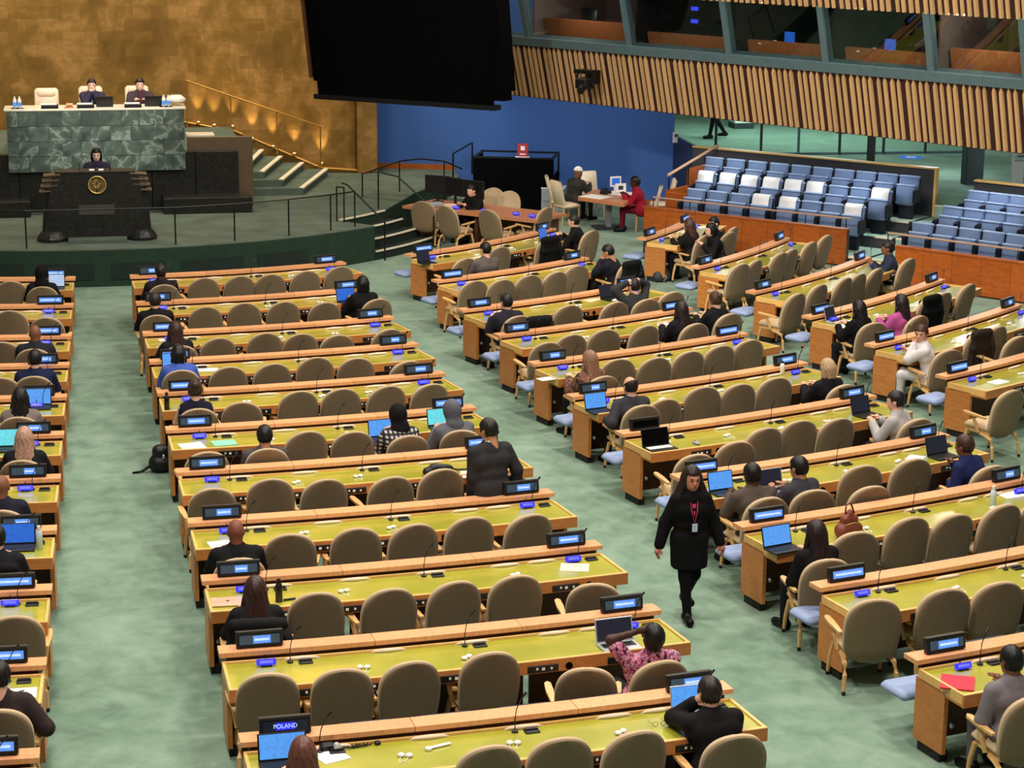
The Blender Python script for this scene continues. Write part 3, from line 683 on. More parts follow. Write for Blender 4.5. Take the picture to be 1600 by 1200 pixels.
# ================================================================== DESKS
BLK = {1: 'left block', 2: 'middle block', 3: 'right-hand block', 4: 'far right block'}
def xr(b, k):
    if b == 1: return (-4.45-.07*k, -.50-.031*k)
    if b == 2: return (.50+.034*k, 4.44+.07*k)
    if b == 3: return ((5.78, 5.84, 5.82, 6.03, 6.14, 6.24, 6.42, 6.56, 6.71, 6.86, 7.04)[k], (9.2, 9.05, 9.4, 9.62, 9.92, 10.15, 10.4, 10.55, 10.75, 10.95, 11.15)[k])
    return ((0, 10.72, 10.85, 11.12, 11.36, 11.6, 11.85)[k], (0, 12.35, 13.62, 14.42, 14.9, 15.28, 15.6)[k])
def radius(b, k): return RAD[k] - (.32 if (b == 4 and k < 3) else .17 if b == 4 else 0)
ZD = .76
MIC_MB = None
DESKS = {}
_fs_dn = MB().box((0, 0, .44), (.5, .40, .09), bev=.035).mesh('fold_seat', 'fold_seat_blue', True)
_fs_up = MB().box((0, .12, .58), (.5, .09, .40), bev=.03).mesh('fold_seat', 'fold_seat_dark', True)
_mic = MB().lathe([(.03, 0), (.03, .015), (.012, .02)], 8)
_mic.tube([(0, 0, .015), (0, .0, .12), (.015, .01, .20), (.05, .02, .27), (.075, .03, .30)], .005, 5).tube([(.07, .028, .295), (.11, .04, .33)], [.009, .011], 6)
_mic = _mic.mesh('microphone', 'black_metal')
_cons = MB().box((0, 0, .008), (.13, .09, .016), bev=.006).box((0, .02, .02), (.11, .04, .012)).mesh('console', 'black_plastic')
_sock = MB().box((0, 0, 0), (.30, .012, .07), bev=.004).mesh('socket_panel', 'black_plastic')
_sockb = MB().box((-.06, -.009, .005), (.02, .006, .02)).box((.0, -.009, 0), (.03, .006, .025)).box((.08, -.009, 0), (.02, .006, .02)).mesh('socket', 'white_plastic')
_spk = MB().tube([(0, -.004, 0), (0, .006, 0)], .035, 14).mesh('speaker_grille', 'black_matte')
_strip = MB().tube([(-.17, 0, .0), (-.12, .0, .012), (0, -.01, .016), (.12, 0, .012), (.17, 0, 0)], [.006, .02, .026, .02, .006], 8, flat=.8).mesh('cream_strip', 'paper_cream', True)  # cream rounded strip, thinner at both ends, along the back of the desk top
_hook = MB().tube([(0, 0, 0), (.0, -.04, -.02)], .022, 8).mesh('headset_hook', 'grey_metal', True)
# nameplate prototypes
def nameplate_proto(width, lit, dim, text=None):
    t = thing('nameplate', 'x', 'nameplate', (0, 0, 0))
    M = Matrix.Rotation(-R_(10), 4, 'X')
    def bx(c, d, bev=0): return MB().box(None, d, M=M @ Matrix.Translation(c), bev=bev)
    h = obj('housing', bx((0, 0, .075), (.43, .07, .145), .01), 'black_plastic', t)
    obj('top_cover', bx((0, 0, .15), (.43, .07, .008)), 'bronze_plate', t)
    s = obj('screen', bx((0, -.036, .075), (.37, .004, .085)), dim, t)
    if text is None:
        if width > 0: obj('lit_name', bx(((.37-width)*.1, -.039, .075), (width, .003, .07)), lit, s)
        if width > 0: obj('lettering', bx(((.37-width)*.1, -.0415, .075), (width*.86, .002, .022)), 'plate_text', s)
    else:
        obj('lit_name', bx((0, -.039, .075), (.16, .003, .06)), 'mini_lit', s)
        cu = bpy.data.curves.new('lettering', 'FONT'); cu.body = text; cu.size = .05; cu.align_x = 'CENTER'; cu.align_y = 'CENTER'; cu.extrude = .001
        to = bpy.data.objects.new('tmp_text', cu); COL.objects.link(to)
        dg = bpy.context.evaluated_depsgraph_get(); me = bpy.data.meshes.new_from_object(to.evaluated_get(dg)); bpy.data.objects.remove(to)
        me.materials.clear(); me.materials.append(MATS['plate_text'])
        me.transform(M @ Matrix.Translation((0, -.0425, .075)) @ Matrix.Rotation(R_(90), 4, 'X')); link('lettering', me, s)
    return t
NPV = {}
def nameplate(kind, P, rz, label):
    specs = {'a': (.16, 'plate_lit', 'plate_dim'), 'b': (.22, 'plate_lit', 'plate_dim'), 'c': (.36, 'plate_lit', 'plate_dim'), 'd': (.13, 'plate_lit', 'plate_dim'), 'off': (0, 'plate_lit', 'black_matte')}
    if kind not in NPV:
        o = nameplate_proto(*specs[kind]) if kind in specs else nameplate_proto(.16, 'plate_lit', 'screen_dark', kind)
        NPV[kind] = o; o.location = P; o.rotation_euler = (0, 0, rz); o['label'] = label
    else: o = dup(NPV[kind], P, rz, label)
    o['group'] = 'lit nameplates on the desk ledges'
MINI = None
def mini_display(P, rz, label):
    global MINI
    if MINI is None:
        t = thing('desk_display', label, 'display', P, rz, 'small blue displays on the desks'); MINI = t
        M = Matrix.Rotation(-R_(25), 4, 'X')
        obj('housing', MB().box(None, (.18, .03, .06), M=Matrix.Translation((0, 0, .04)) @ M, bev=.008), 'mini_lit', t)
        obj('screen', MB().box(None, (.12, .003, .026), M=Matrix.Translation((0, 0, .04)) @ M @ Matrix.Translation((0, -.017, 0))), 'mini_text', t)
        obj('stand', MB().tube([(0, .03, 0), (0, .05, .04), (0, .045, .1)], .006, 5).box((0, .0, .006), (.1, .06, .012)), 'black_plastic', t)
    else: dup(MINI, P, rz, label)
EAR = None
def earpiece(P, rz, label):
    global EAR
    if EAR is None:
        t = thing('earpiece', label, 'earpiece', P, rz, 'white earpieces lying on the desks'); EAR = t
        obj('body', MB().lathe([(.012, 0), (.03, .008), (.032, .02), (.02, .03)], 10, (-.03, 0, 0)), 'white_plastic', t, True)
        obj('body', MB().lathe([(.012, 0), (.03, .008), (.032, .02), (.02, .03)], 10, (.035, .01, 0)), 'white_plastic', t, True)
        obj('cord', MB().tube([(-.03, -.02, .006), (-.02, -.09, .005), (.0, -.14, .005), (.03, -.09, .005), (.035, -.01, .006)], .004, 5), 'white_plastic', t)
    else: dup(EAR, P, rz, label)
kinds = ['a', 'c', 'b', 'd', 'c', 'b', 'a', 'c']
def make_desk(b, k):
    R = radius(b, k); X0, X1 = xr(b, k); a0, a1 = math.asin(X0/R), math.asin(X1/R)
    am = (a0+a1)/2; base = pol(R+.3, am); n = max(6, int((a1-a0)*R/.5)); da = lambda m: m/R
    t = thing('delegate_desk', 'long curved wooden desk, %s row from the stage, %s' % (ORD[k], BLK[b]), 'desk', base, 0, 'curved delegate desks')
    A = lambda r0, r1, z0, z1, b0=a0, b1=a1, nn=n: MB().arc(R+r0, R+r1, b0, b1, z0, z1, nn, base)
    obj('desk_top', A(.03, .675, .725, ZD, a0+da(.03), a1-da(.03)), 'desk_leather', t)
    obj('top_frame', A(0, .03, .70, ZD+.022), 'trim_wood', t)
    obj('front_apron', A(.675, .70, .655, ZD+.012), 'desk_wood', t)
    obj('front_trim', A(.66, .70, ZD+.012, ZD+.02), 'trim_wood', t)
    obj('end_trim', A(.03, .675, .68, ZD+.018, a0, a0+da(.028), 1), 'trim_wood', t); obj('end_trim', A(.03, .675, .68, ZD+.018, a1-da(.028), a1, 1), 'trim_wood', t)
    obj('end_panel', A(-.03, .42, .10, .70, a0, a0+da(.045), 1), 'desk_wood', t); obj('end_panel', A(-.03, .42, .10, .70, a1-da(.045), a1, 1), 'desk_wood', t)
    obj('end_apron', A(.42, .675, .655, .70, a0+da(.004), a0+da(.04), 1), 'desk_wood', t); obj('end_apron', A(.42, .675, .655, .70, a1-da(.04), a1-da(.004), 1), 'desk_wood', t)
    for q in (a0+da(.05), a1-da(.13)): obj('foot', A(.02, .36, 0, .10, q-da(.03), q+da(.06), 1), 'dark_foot', t)
    nf = 3; 
    for i in range(nf):
        b0 = a0+(a1-a0)*i/nf; b1 = a0+(a1-a0)*(i+1)/nf
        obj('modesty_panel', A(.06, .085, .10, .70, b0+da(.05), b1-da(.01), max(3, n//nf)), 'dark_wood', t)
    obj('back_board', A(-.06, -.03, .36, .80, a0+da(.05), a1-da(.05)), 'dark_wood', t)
    for i in range(3):
        b0 = a0+(a1-a0)*i/3; b1 = a0+(a1-a0)*(i+1)/3
        obj('ledge', A(-.21, .0, .815, .86, b0+da(.003 if i else -.02), b1-da(.003 if i < 2 else -.02), max(3, n//3)), 'ledge_wood', t)
    Lw = (a1-a0)*R
    ns = max(2, int(round(Lw/.68)))
    for i in range(ns):
        if b == 1 and i < ns-4: continue
        a = a0+(a1-a0)*(i+.5)/ns
        if i == 0: a = a0+da(.2 if b > 2 else .42)
        if i == ns-1: a = a1-da(.13 if b == 2 else .42)
        dn = (b in (3, 4) and i == 0)
        P = pol(R-.34, a)-base if dn else pol(R-.28, a)-base
        link('fold_seat', _fs_dn if dn else _fs_up, t, P, a)
    fr = [.115, .5, .9] if b != 4 or k > 1 else [.2, .85]
    for f_ in fr:
        a = a0+(a1-a0)*f_+da(.12)
        if b == 1 and f_ < .6: continue
        link('microphone', _mic, t, pol(R+.10, a, ZD)-base, a); link('console', _cons, t, pol(R+.13, a+da(.14), ZD)-base, a)
    for f_ in (.17, .31, .47, .66, .84):
        if b == 1 and f_ < .6: continue
        a = a0+(a1-a0)*f_; s = link('socket_panel', _sock, t, pol(R+.703, a, .70)-base, a); link('socket', _sockb, s)
        link('speaker_grille', _spk, t, pol(R+.703, a+da(.25), .70)-base, a)
    for q in range(5):
        if b == 1 and q < 3: continue
        a = a0+(a1-a0)*(.1+.19*q)+da(.3 if q < 4 else -.1); link('cream_strip', _strip, t, pol(R+.035, a, ZD)-base, a)
    link('headset_hook', _hook, t, pol(R+.40, a0+da(.09), .38)-base, a0)
    DESKS[(b, k)] = (R, a0, a1)
    for e, a in (('left', a0+da(.36)), ('right', a1-da(.36))):
        if b == 1 and e == 'left': continue
        kd = kinds[(k*3+b+(1 if e == 'left' else 0)) % 8]
        if (b, k, e) == (2, 10, 'left'): kd = 'POLAND'
        if (b, k, e) == (2, 7, 'right'): kd = 'a'
        if (b, k, e) == (3, 6, 'left'): kd = 'off'
        nameplate(kd, pol(R-.10, a, .862), a, 'lit nameplate at the %s end of the %s-row desk, %s' % (e, ORD[k], BLK[b]))
        a2 = a+da(.03 if e == 'left' else -.02)
        mini_display(pol(R+.14, a2, ZD), a2, 'small blue display at the %s end of the %s-row desk, %s' % (e, ORD[k], BLK[b]))
    if not (b == 1):
        rnd = random.Random(b*100+k)
        ks = [f for f in (.3, .52, .72) if rnd.random() < .75]
        for i, f_ in enumerate(ks):
            a = a0+(a1-a0)*(f_+rnd.uniform(-.03, .03))
            earpiece(pol(R+.34+rnd.uniform(0, .1), a, ZD), a+rnd.uniform(-.5, .5), 'white earpiece, %s from the left, %s-row desk, %s' % (ORD[i], ORD[k], BLK[b]))
for b in (1, 2, 3):
    for k in range(11): make_desk(b, k)
for k in range(1, 7): make_desk(4, k)
# ================================================================== CHAIRS
def chair_proto():
    t = thing('delegate_chair', 'x', 'chair', (0, 0, 0))
    def sheet(off0, off1, wscale, ztop, zbot):
        nu, nv = 10, 20; fr = []; 
        for side, off in ((0, off0), (1, off1)):
            g = []
            for j in range(nv+1):
                v = 1-(1-j/nv)**1.7; z = zbot+(ztop-zbot)*v
                w = .240+.04*math.sin(min(1, v/.5)*PI/2)
                if v > .5: w = .28*max(0, 1-((v-.5)/.5)**2.9)**.5
                if v < .12: w = min(w, .10+.125*math.sqrt(max(0, 1-(1-v/.12)**2)))
                w = max(w, .035)*wscale
                for i in range(nu+1):
                    x = (2*i/nu-1); y = -.20-.155*((z-.34)/.68)-off+.05*x*x*(w/.28)
                    if z < .40: y += (.40-z)*.35
                    edge = 1-.6*abs(x)**6
                    g.append((x*w, y if side == 0 else y, z))
            fr.append(g)
        A, Bv = fr; N1 = (nu+1); vs = A+Bv; k = len(A); fs = []
        for j in range(nv):
            for i in range(nu):
                q = j*N1+i; fs.append((q, q+1, q+1+N1, q+N1)); fs.append((k+q, k+q+N1, k+q+1+N1, k+q+1))
        for j in range(nv):
            q = j*N1; fs.append((q, q+N1, k+q+N1, k+q)); q = j*N1+nu; fs.append((q, k+q, k+q+N1, q+N1))
        for i in range(nu):
            fs.append((i, k+i, k+i+1, i+1)); q = nv*N1+i; fs.append((q, q+1, k+q+1, k+q))
        return MB().add(vs, fs)
    obj('back_shell', sheet(.015, .05, 1.0, 1.005, .30), 'chair_fabric', t, True)
    obj('back_cushion', sheet(-.035, .015, 1.005, 1.008, .33), 'chair_pad', t, True)
    obj('seat', MB().box((0, .06, .435), (.52, .50, .10), bev=.04), 'chair_pad', t, True)
    obj('seat_frame', MB().box((0, .05, .365), (.46, .42, .05), bev=.01), 'chair_wood', t)
    for s in (-1, 1):
        ar = MB(); M = Matrix.Translation((s*.305, .06, .615)) @ Matrix.Rotation(s*R_(-6), 4, 'Z') @ Matrix.Rotation(R_(6), 4, 'X')
        ar.add([M @ Vector(p) for p in [(-.02, -.19, -.012), (.02, -.19, -.012), (.036, .02, -.012), (.03, .17, -.012), (0, .2, -.012), (-.03, .17, -.012), (-.036, .02, -.012), (-.02, -.19, .014), (.02, -.19, .014), (.036, .02, .014), (.03, .17, .014), (0, .2, .014), (-.03, .17, .014), (-.036, .02, .014)]],
               [(6, 5, 4, 3, 2, 1, 0), (7, 8, 9, 10, 11, 12, 13)]+[(i, (i+1) % 7, 7+(i+1) % 7, 7+i) for i in range(7)])
        obj('armrest', ar, 'chair_wood', t)
        obj('arm_support', MB().tube([(s*.30, .11, .61), (s*.285, .06, .50), (s*.26, .02, .37)], [.02, .024, .026], 6), 'chair_wood', t)
        fl_ = obj('leg', MB().tube([(s*.235, .24, .37), (s*.26, .27, .2), (s*.272, .285, .03)], [.027, .024, .019], 6), 'chair_wood', t)
        obj('leg_tip', MB().tube([(s*.272, .285, .04), (s*.273, .287, 0)], .02, 6), 'black_plastic', fl_)
        rl = obj('leg', MB().tube([(s*.235, .0, .35), (s*.24, -.12, .33), (s*.25, -.21, .30), (s*.262, -.255, .2), (s*.27, -.275, .03)], [.024, .027, .028, .025, .019], 6), 'chair_wood', t)
        obj('leg_tip', MB().tube([(s*.27, -.275, .04), (s*.271, -.277, 0)], .02, 6), 'black_plastic', rl)
    return t
CH0 = [None]
CHAIRS = {}; CHOBJ = {}
def place_chair(P, rz, label, group='tan delegate chairs'):
    if CH0[0] is None:
        o = CH0[0] = chair_proto(); o.location = P; o.rotation_euler = (0, 0, rz); o['label'] = label
    else: o = dup(CH0[0], P, rz, label)
    o['group'] = group
    return o
CH = {
 (1, 0): [(15, 440), (76, 447)], (1, 1): [(14, 486), (72, 499)], (1, 2): [(6, 535), (51, 546)], (1, 3): [(-4, 591), (46, 587)], (1, 4): [(-30, 650), (35, 650)],
 (1, 5): [(34, 721)], (1, 6): [(28, 796)], (1, 7): [(22, 880)], (1, 8): [(18, 964)], (1, 9): [(6, 1104)],
 (2, 0): [(260, 444), (319, 435), (374, 432), (426, 429), (479, 424), (532, 417)],
 (2, 1): [(252, 492), (322, 480), (385, 474), (445, 472), (510, 473), (579, 469)],
 (2, 2): [(267, 540), (340, 529), (415, 521), (472, 522), (529, 524), (609, 515)],
 (2, 3): [(285, 579), (357, 574), (425, 569), (495, 559), (561, 560), (637, 565)],
 (2, 4): [(310, 637), (382, 629), (466, 612), (535, 608), (604, 604), (672, 601)],
 (2, 5): [(324, 709), (420, 699), (477, 675), (555, 675), (632, 682), (732, 670)],
 (2, 6): [(332, 764), (425, 749), (506, 750), (611, 746), (690, 734), (795, 742)],
 (2, 7): [(370, 874), (459, 835), (560, 826), (646, 820), (736, 809), (827, 805)],
 (2, 8): [(400, 966), (496, 927), (609, 921), (709, 910), (810, 900), (945, 912)],
 (2, 9): [(422, 1053), (539, 1046), (641, 1035), (770, 1020), (935, 1044), (1030, 1029)],
 (2, 10): [(473, 1238), (765, 1167), (882, 1154), (995, 1144), (1142, 1151)],
 (3, 0): [(731, 404), (785, 386), (862, 371), (910, 362)],
 (3, 1): [(745, 439), (790, 437), (832, 430), (872, 425), (907, 415), (985, 410)],
 (3, 2): [(812, 494), (847, 497), (894, 477), (966, 472), (1012, 467), (1057, 456)],
 (3, 3): [(862, 535), (897, 523), (952, 515), (1012, 509), (1081, 507), (1124, 491)],
 (3, 4): [(937, 587), (972, 560), (1030, 559), (1082, 549), (1131, 540), (1177, 531)],
 (3, 5): [(992, 635), (1042, 624), (1100, 602), (1161, 600), (1220, 590), (1315, 600)],
 (3, 6): [(1097, 710), (1160, 690), (1200, 669), (1257, 657), (1315, 654), (1409, 656)],
 (3, 7): [(1180, 777), (1257, 764), (1357, 727), (1372, 760), (1435, 717), (1530, 732)],
 (3, 8): [(1300, 870), (1350, 831), (1427, 809), (1497, 804), (1572, 789), (1640, 780)],
 (3, 9): [(1385, 936), (1490, 920), (1575, 909)],
 (3, 10): [(1597, 1088)],
 (4, 1): [(1105, 366), (1128, 364), (1148, 355)],
 (4, 2): [(1162, 412), (1182, 407), (1209, 393), (1227, 388), (1250, 376), (1269, 365)],
 (4, 3): [(1247, 459), (1277, 444), (1305, 432), (1332, 426), (1372, 420), (1415, 406)],
 (4, 4): [(1372, 502), (1420, 495), (1442, 461), (1472, 456), (1502, 442)],
 (4, 5): [(1482, 547), (1535, 517), (1562, 510), (1598, 525)],
 (4, 6): [(1585, 610)],
}
for (b, k), pts in CH.items():
    R = DESKS[(b, k)][0]
    for i, (x, y) in enumerate(pts):
        P = at(x, y, 1.0); a = ang(P); r = rad(P)-.335
        r = min(max(r, R+.50), R+(1.6 if (b, k, i) == (2, 10, 0) else 1.35))
        rnd = random.Random(b*1000+k*10+i)
        rz = a+rnd.uniform(-.10, .10)+ (R_(-6) if b >= 3 else 0)
        if (b, k, i) in ((3, 9, 0), (3, 8, 0), (4, 1, 0), (4, 5, 0), (4, 4, 0)): rz += R_(-10)
        if (b, k, i) in ((2, 5, 5), (2, 8, 5), (2, 9, 4)): rz += R_(-12)
        ap = a
        Q = pol(r, ap)
        co_ = place_chair(Q, rz, 'tan armchair, %s shown from the left, %s row from the stage, %s' % (ORD[i], ORD[k], BLK[b]))
        CHAIRS[(b, k, i)] = (Q, rz); CHOBJ[(b, k, i)] = co_
# ================================================================== PEOPLE
def surface_nets(f, lo, h):
    s = f < 0
    c = np.zeros(tuple(n-1 for n in f.shape), np.int8)
    sl = lambda a, o: a[o[0]:a.shape[0]-1+o[0], o[1]:a.shape[1]-1+o[1], o[2]:a.shape[2]-1+o[2]]
    cor = [(i, j, k) for i in (0, 1) for j in (0, 1) for k in (0, 1)]
    for o in cor: c += sl(s, o)
    act = (c > 0) & (c < 8); n = int(act.sum())
    if n == 0: return [], []
    idx = -np.ones(act.shape, np.int64); idx[act] = np.arange(n)
    pos = np.zeros((n, 3)); cnt = np.zeros(n); I = np.argwhere(act)
    for ax in range(3):
        for o in cor:
            if o[ax]: continue
            o2 = list(o); o2[ax] = 1
            a = f[I[:, 0]+o[0], I[:, 1]+o[1], I[:, 2]+o[2]]; b = f[I[:, 0]+o2[0], I[:, 1]+o2[1], I[:, 2]+o2[2]]
            x = (a < 0) != (b < 0); t = np.where(x, a/np.where(x, a-b, 1), 0)
            p = I+np.array(o); p = p.astype(float); p[:, ax] += t
            pos[x] += p[x]; cnt[x] += 1
    V = lo+h*(pos/cnt[:, None]); Q = []
    for ax in range(3):
        a1, a2 = (ax+1) % 3, (ax+2) % 3
        A = np.take(s, range(0, s.shape[ax]-1), ax); Bb = np.take(s, range(1, s.shape[ax]), ax)
        E = np.argwhere(A != Bb); ok = (E[:, a1] > 0) & (E[:, a2] > 0) & (E[:, a1] < act.shape[a1]) & (E[:, a2] < act.shape[a2]); E = E[ok]
        if len(E) == 0: continue
        def cell(d1, d2):
            e = E.copy(); e[:, a1] += d1; e[:, a2] += d2; return idx[e[:, 0], e[:, 1], e[:, 2]]
        q = np.stack([cell(-1, -1), cell(0, -1), cell(0, 0), cell(-1, 0)], 1)
        fl = ~A[E[:, 0], E[:, 1], E[:, 2]]; q[fl] = q[fl][:, ::-1]; Q.append(q)
    return V, np.concatenate(Q)
def grid(lo, hi, h):
    lo = np.array(lo, float); n = [int(math.ceil((hi[i]-lo[i])/h))+1 for i in range(3)]
    ax = [lo[i]+h*np.arange(n[i]) for i in range(3)]
    return lo, ax[0][:, None, None], ax[1][None, :, None], ax[2][None, None, :]
def cone(X, Y, Z, a, b, ra, rb):
    ab = [b[i]-a[i] for i in range(3)]; L2 = sum(c*c for c in ab)+1e-12
    t = np.clip(((X-a[0])*ab[0]+(Y-a[1])*ab[1]+(Z-a[2])*ab[2])/L2, 0, 1)
    return np.sqrt((X-a[0]-t*ab[0])**2+(Y-a[1]-t*ab[1])**2+(Z-a[2]-t*ab[2])**2)-(ra+t*(rb-ra))
def ell(X, Y, Z, c, r):
    return (np.sqrt(((X-c[0])/r[0])**2+((Y-c[1])/r[1])**2+((Z-c[2])/r[2])**2)-1)*min(r)
def smin(a, b, k):
    h = np.clip(.5+.5*(b-a)/k, 0, 1); return b+(a-b)*h-k*h*(1-h)
def sdf_mesh(prims, h, grow=0, k=.035, cut=None):
    lo = np.min([[min(p[0][i], p[1][i])-max(p[2], p[3]) for i in range(3)] for p in prims], 0)-grow-2.5*h
    hi = np.max([[max(p[0][i], p[1][i])+max(p[2], p[3]) for i in range(3)] for p in prims], 0)+grow+2.5*h
    lo, X, Y, Z = grid(lo, hi, h); d = None
    for a, b, ra, rb in prims:
        e = cone(X, Y, Z, a, b, ra+grow, rb+grow); d = e if d is None else smin(d, e, k)
    if cut is not None: d = np.maximum(d, cut(X, Y, Z)+0*d)
    return surface_nets(d, lo, h)
def np_mesh(name, V, Q, mat, extra=None):
    me = bpy.data.meshes.new(name); vs = [tuple(v) for v in V]; fs = [tuple(int(i) for i in q) for q in Q]
    if extra: b = len(vs); vs += [tuple(v) for v in extra.v]; fs += [tuple(i+b for i in q) for q in extra.f]
    me.from_pydata(vs, [], fs); me.materials.append(MATS[mat]); me.polygons.foreach_set('use_smooth', [True]*len(me.polygons)); me.update()
    return me
def head_mesh(style, h):
    lo, X, Y, Z = grid((-.11, -.13, -.2), (.11, .15, .15), h)
    d = ell(X, Y, Z, (0, -.012, .02), (.077, .098, .102))
    d = smin(d, ell(X, Y, Z, (0, .022, -.045), (.058, .07, .08)), .03)
    d = smin(d, cone(X, Y, Z, (0, .088, .012), (0, .105, -.022), .008, .013), .014)
    d = smin(d, cone(X, Y, Z, (-.03, .082, .03), (.03, .082, .03), .009, .009), .02)
    d = smin(d, cone(X, Y, Z, (-.016, .084, -.055), (.016, .084, -.055), .009, .009), .015)
    for s in (-1, 1):
        d = smin(d, ell(X, Y, Z, (s*.078, -.01, -.005), (.011, .022, .032)), .008)
        d = np.maximum(d, -(np.sqrt((X-s*.03)**2+(Y-.1)**2+(Z-.012)**2)-.014))
    d = smin(d, cone(X, Y, Z, (0, -.03, -.06), (0, -.035, -.2), .056, .06), .03)
    return surface_nets(d, lo, h)
def hair_mesh(style, h):
    if style == 'bald': return None
    big = style in ('long', 'wavy', 'scarf', 'hood')
    lo, X, Y, Z = grid((-.21, -.22, -.48 if big else -.16), (.21, .15, .21), h)
    g = .016 if style not in ('hood', 'scarf') else .03
    e = ell(X, Y, Z, (0, -.016, .024), (.077+g, .098+g, .102+g))
    face = np.maximum(-(Y-.032-.25*np.maximum(0, Z-.02)), Z-.062)
    if style in ('short', 'fringe'):
        e = np.maximum(e, -face); e = np.maximum(e, -(Z+.085)+0*Y)
        ear = np.maximum(np.abs(Y+.004)-.026, Z-.022); e = np.maximum(e, -np.maximum(ear, .06-np.abs(X)))
        if style == 'fringe': e = np.maximum(e, Z-.045+.6*(Y+.02)+0*X)
    elif style == 'bun':
        e = np.maximum(e, -face); e = np.maximum(e, -(Z+.09)+0*Y)
        e = smin(e, ell(X, Y, Z, (0, -.11, .075), (.05, .045, .045)), .02)
    elif style == 'long':
        e = np.maximum(e, -face)
        b = cone(X, Y, Z, (-.03, -.05, -.02), (-.085, -.10, -.33), .06, .03); b = smin(b, cone(X, Y, Z, (.03, -.05, -.02), (.085, -.10, -.33), .06, .03), .04)
        b = smin(b, cone(X, Y, Z, (0, -.06, 0), (0, -.11, -.37), .06, .034), .04)
        for s in (-1, 1): b = smin(b, cone(X, Y, Z, (s*.07, -.01, .0), (s*.125, .045, -.25), .032, .022), .03)
        e = smin(e, b, .03); e = np.maximum(e, -np.maximum(np.maximum(-(Y-.035), np.abs(X)-.055), Z-.062))
    elif style == 'wavy':
        e = np.maximum(e, -face); b = None
        for s in (-1, 1):
            for p0, p1, r0, r1 in (((s*.03, -.05, 0), (s*.07, -.1, -.4), .065, .04), ((s*.07, -.02, 0), (s*.14, 0, -.22), .04, .05), ((s*.14, 0, -.22), (s*.13, .05, -.42), .05, .03)):
                q = cone(X, Y, Z, p0, p1, r0, r1); b = q if b is None else smin(b, q, .03)
        e = smin(e, b, .03); e = np.maximum(e, -np.maximum(np.maximum(-(Y-.035), np.abs(X)-.055), Z-.062))
    elif style == 'bob':
        e = np.maximum(e, -face)
        for s in (-1, 1): e = smin(e, cone(X, Y, Z, (s*.065, -.02, .0), (s*.075, -.01, -.10), .036, .03), .03)
        e = smin(e, cone(X, Y, Z, (-.03, -.08, 0), (-.03, -.07, -.1), .05, .04), .03); e = smin(e, cone(X, Y, Z, (.03, -.08, 0), (.03, -.07, -.1), .05, .04), .03)
    elif style == 'cap':
        e = np.maximum(e, -(Z-.035)+0*Y)
    elif style in ('scarf', 'hood'):
        e = np.maximum(e, -np.maximum(-(Y-.055), Z-.07))
        b = cone(X, Y, Z, (0, -.03, -.05), (0, -.05, -.16), .085, .10); b = smin(b, cone(X, Y, Z, (-.06, -.07, -.14), (.06, -.07, -.14), .05, .05), .04)
        if style == 'scarf': b = smin(b, cone(X, Y, Z, (.05, -.09, -.1), (.09, -.11, -.42), .05, .045), .03)
        e = smin(e, b, .04)
    if style in ('long', 'wavy', 'bob', 'bun', 'short', 'fringe'):
        th = np.arctan2(X, -(Y+.02)); wv = np.clip(-Z*6+.4, 0, 1)
        e = e+(.0022+.0045*wv)*np.sin(th*13+Z*16+1.7*np.sin(Z*22))
    return surface_nets(e, lo, h)
def cached(fn):
    c = {}
    def g(*a):
        if a not in c: c[a] = fn(*a)
        return c[a]
    return g
head_mesh = cached(head_mesh); hair_mesh = cached(hair_mesh)
def cmat(col, rough=.8):
    n = 'cloth_%d_%d_%d' % col
    if n not in MATS: simple(n, srgb(*col), rough, var=.12, scale=9, spec=.15)
    return n
def skinmat(col):
    n = 'skin_%d_%d_%d' % col
    if n not in MATS: simple(n, srgb(*col), .5, var=.06, scale=14, spec=.3)
    return n
def hairmat(col):
    n = 'hair_%d_%d_%d' % col
    if n not in MATS: simple(n, srgb(*col), .45, var=.35, scale=40, spec=.35)
    return n
LT, MD, DK, BR = (226, 176, 150), (186, 132, 100), (72, 46, 36), (128, 84, 62)
# plaid and floral cloth
m, N, L, B = newmat('plaid'); v = texco(N, L)
ck = [N.new('ShaderNodeTexWave') for _ in range(2)]
for w_, d_ in zip(ck, ('X', 'Z')): w_.bands_direction = d_; w_.inputs['Scale'].default_value = 5.5; L.new(v, w_.inputs['Vector'])
mu = N.new('ShaderNodeMath'); mu.operation = 'MULTIPLY'; L.new(ck[0].outputs['Fac'], mu.inputs[0]); L.new(ck[1].outputs['Fac'], mu.inputs[1])
r = ramp(N, [(.05, srgb(26, 26, 30)), (.3, srgb(96, 92, 94)), (.62, srgb(196, 186, 186))]); L.new(mu.outputs[0], r.inputs[0]); L.new(r.outputs[0], B.inputs['Base Color']); B.inputs['Roughness'].default_value = .85
m, N, L, B = newmat('floral'); v = texco(N, L); f = noise(N, L, v, 14, 2, .5, 1.5)
r = ramp(N, [(.38, srgb(40, 20, 30)), (.46, srgb(200, 84, 130)), (.55, srgb(230, 170, 190)), (.6, srgb(90, 70, 90)), (.7, srgb(170, 40, 90))]); L.new(f, r.inputs[0]); L.new(r.outputs[0], B.inputs['Base Color']); B.inputs['Roughness'].default_value = .8
m, N, L, B = newmat('brown_pattern'); v = texco(N, L); f = noise(N, L, v, 16, 2, .5, 1)
r = ramp(N, [(.42, srgb(48, 30, 26)), (.6, srgb(150, 98, 76))]); L.new(f, r.inputs[0]); L.new(r.outputs[0], B.inputs['Base Color']); B.inputs['Roughness'].default_value = .8
simple('eye_dark', srgb(20, 14, 12), .2); simple('lip', srgb(150, 80, 74), .5)
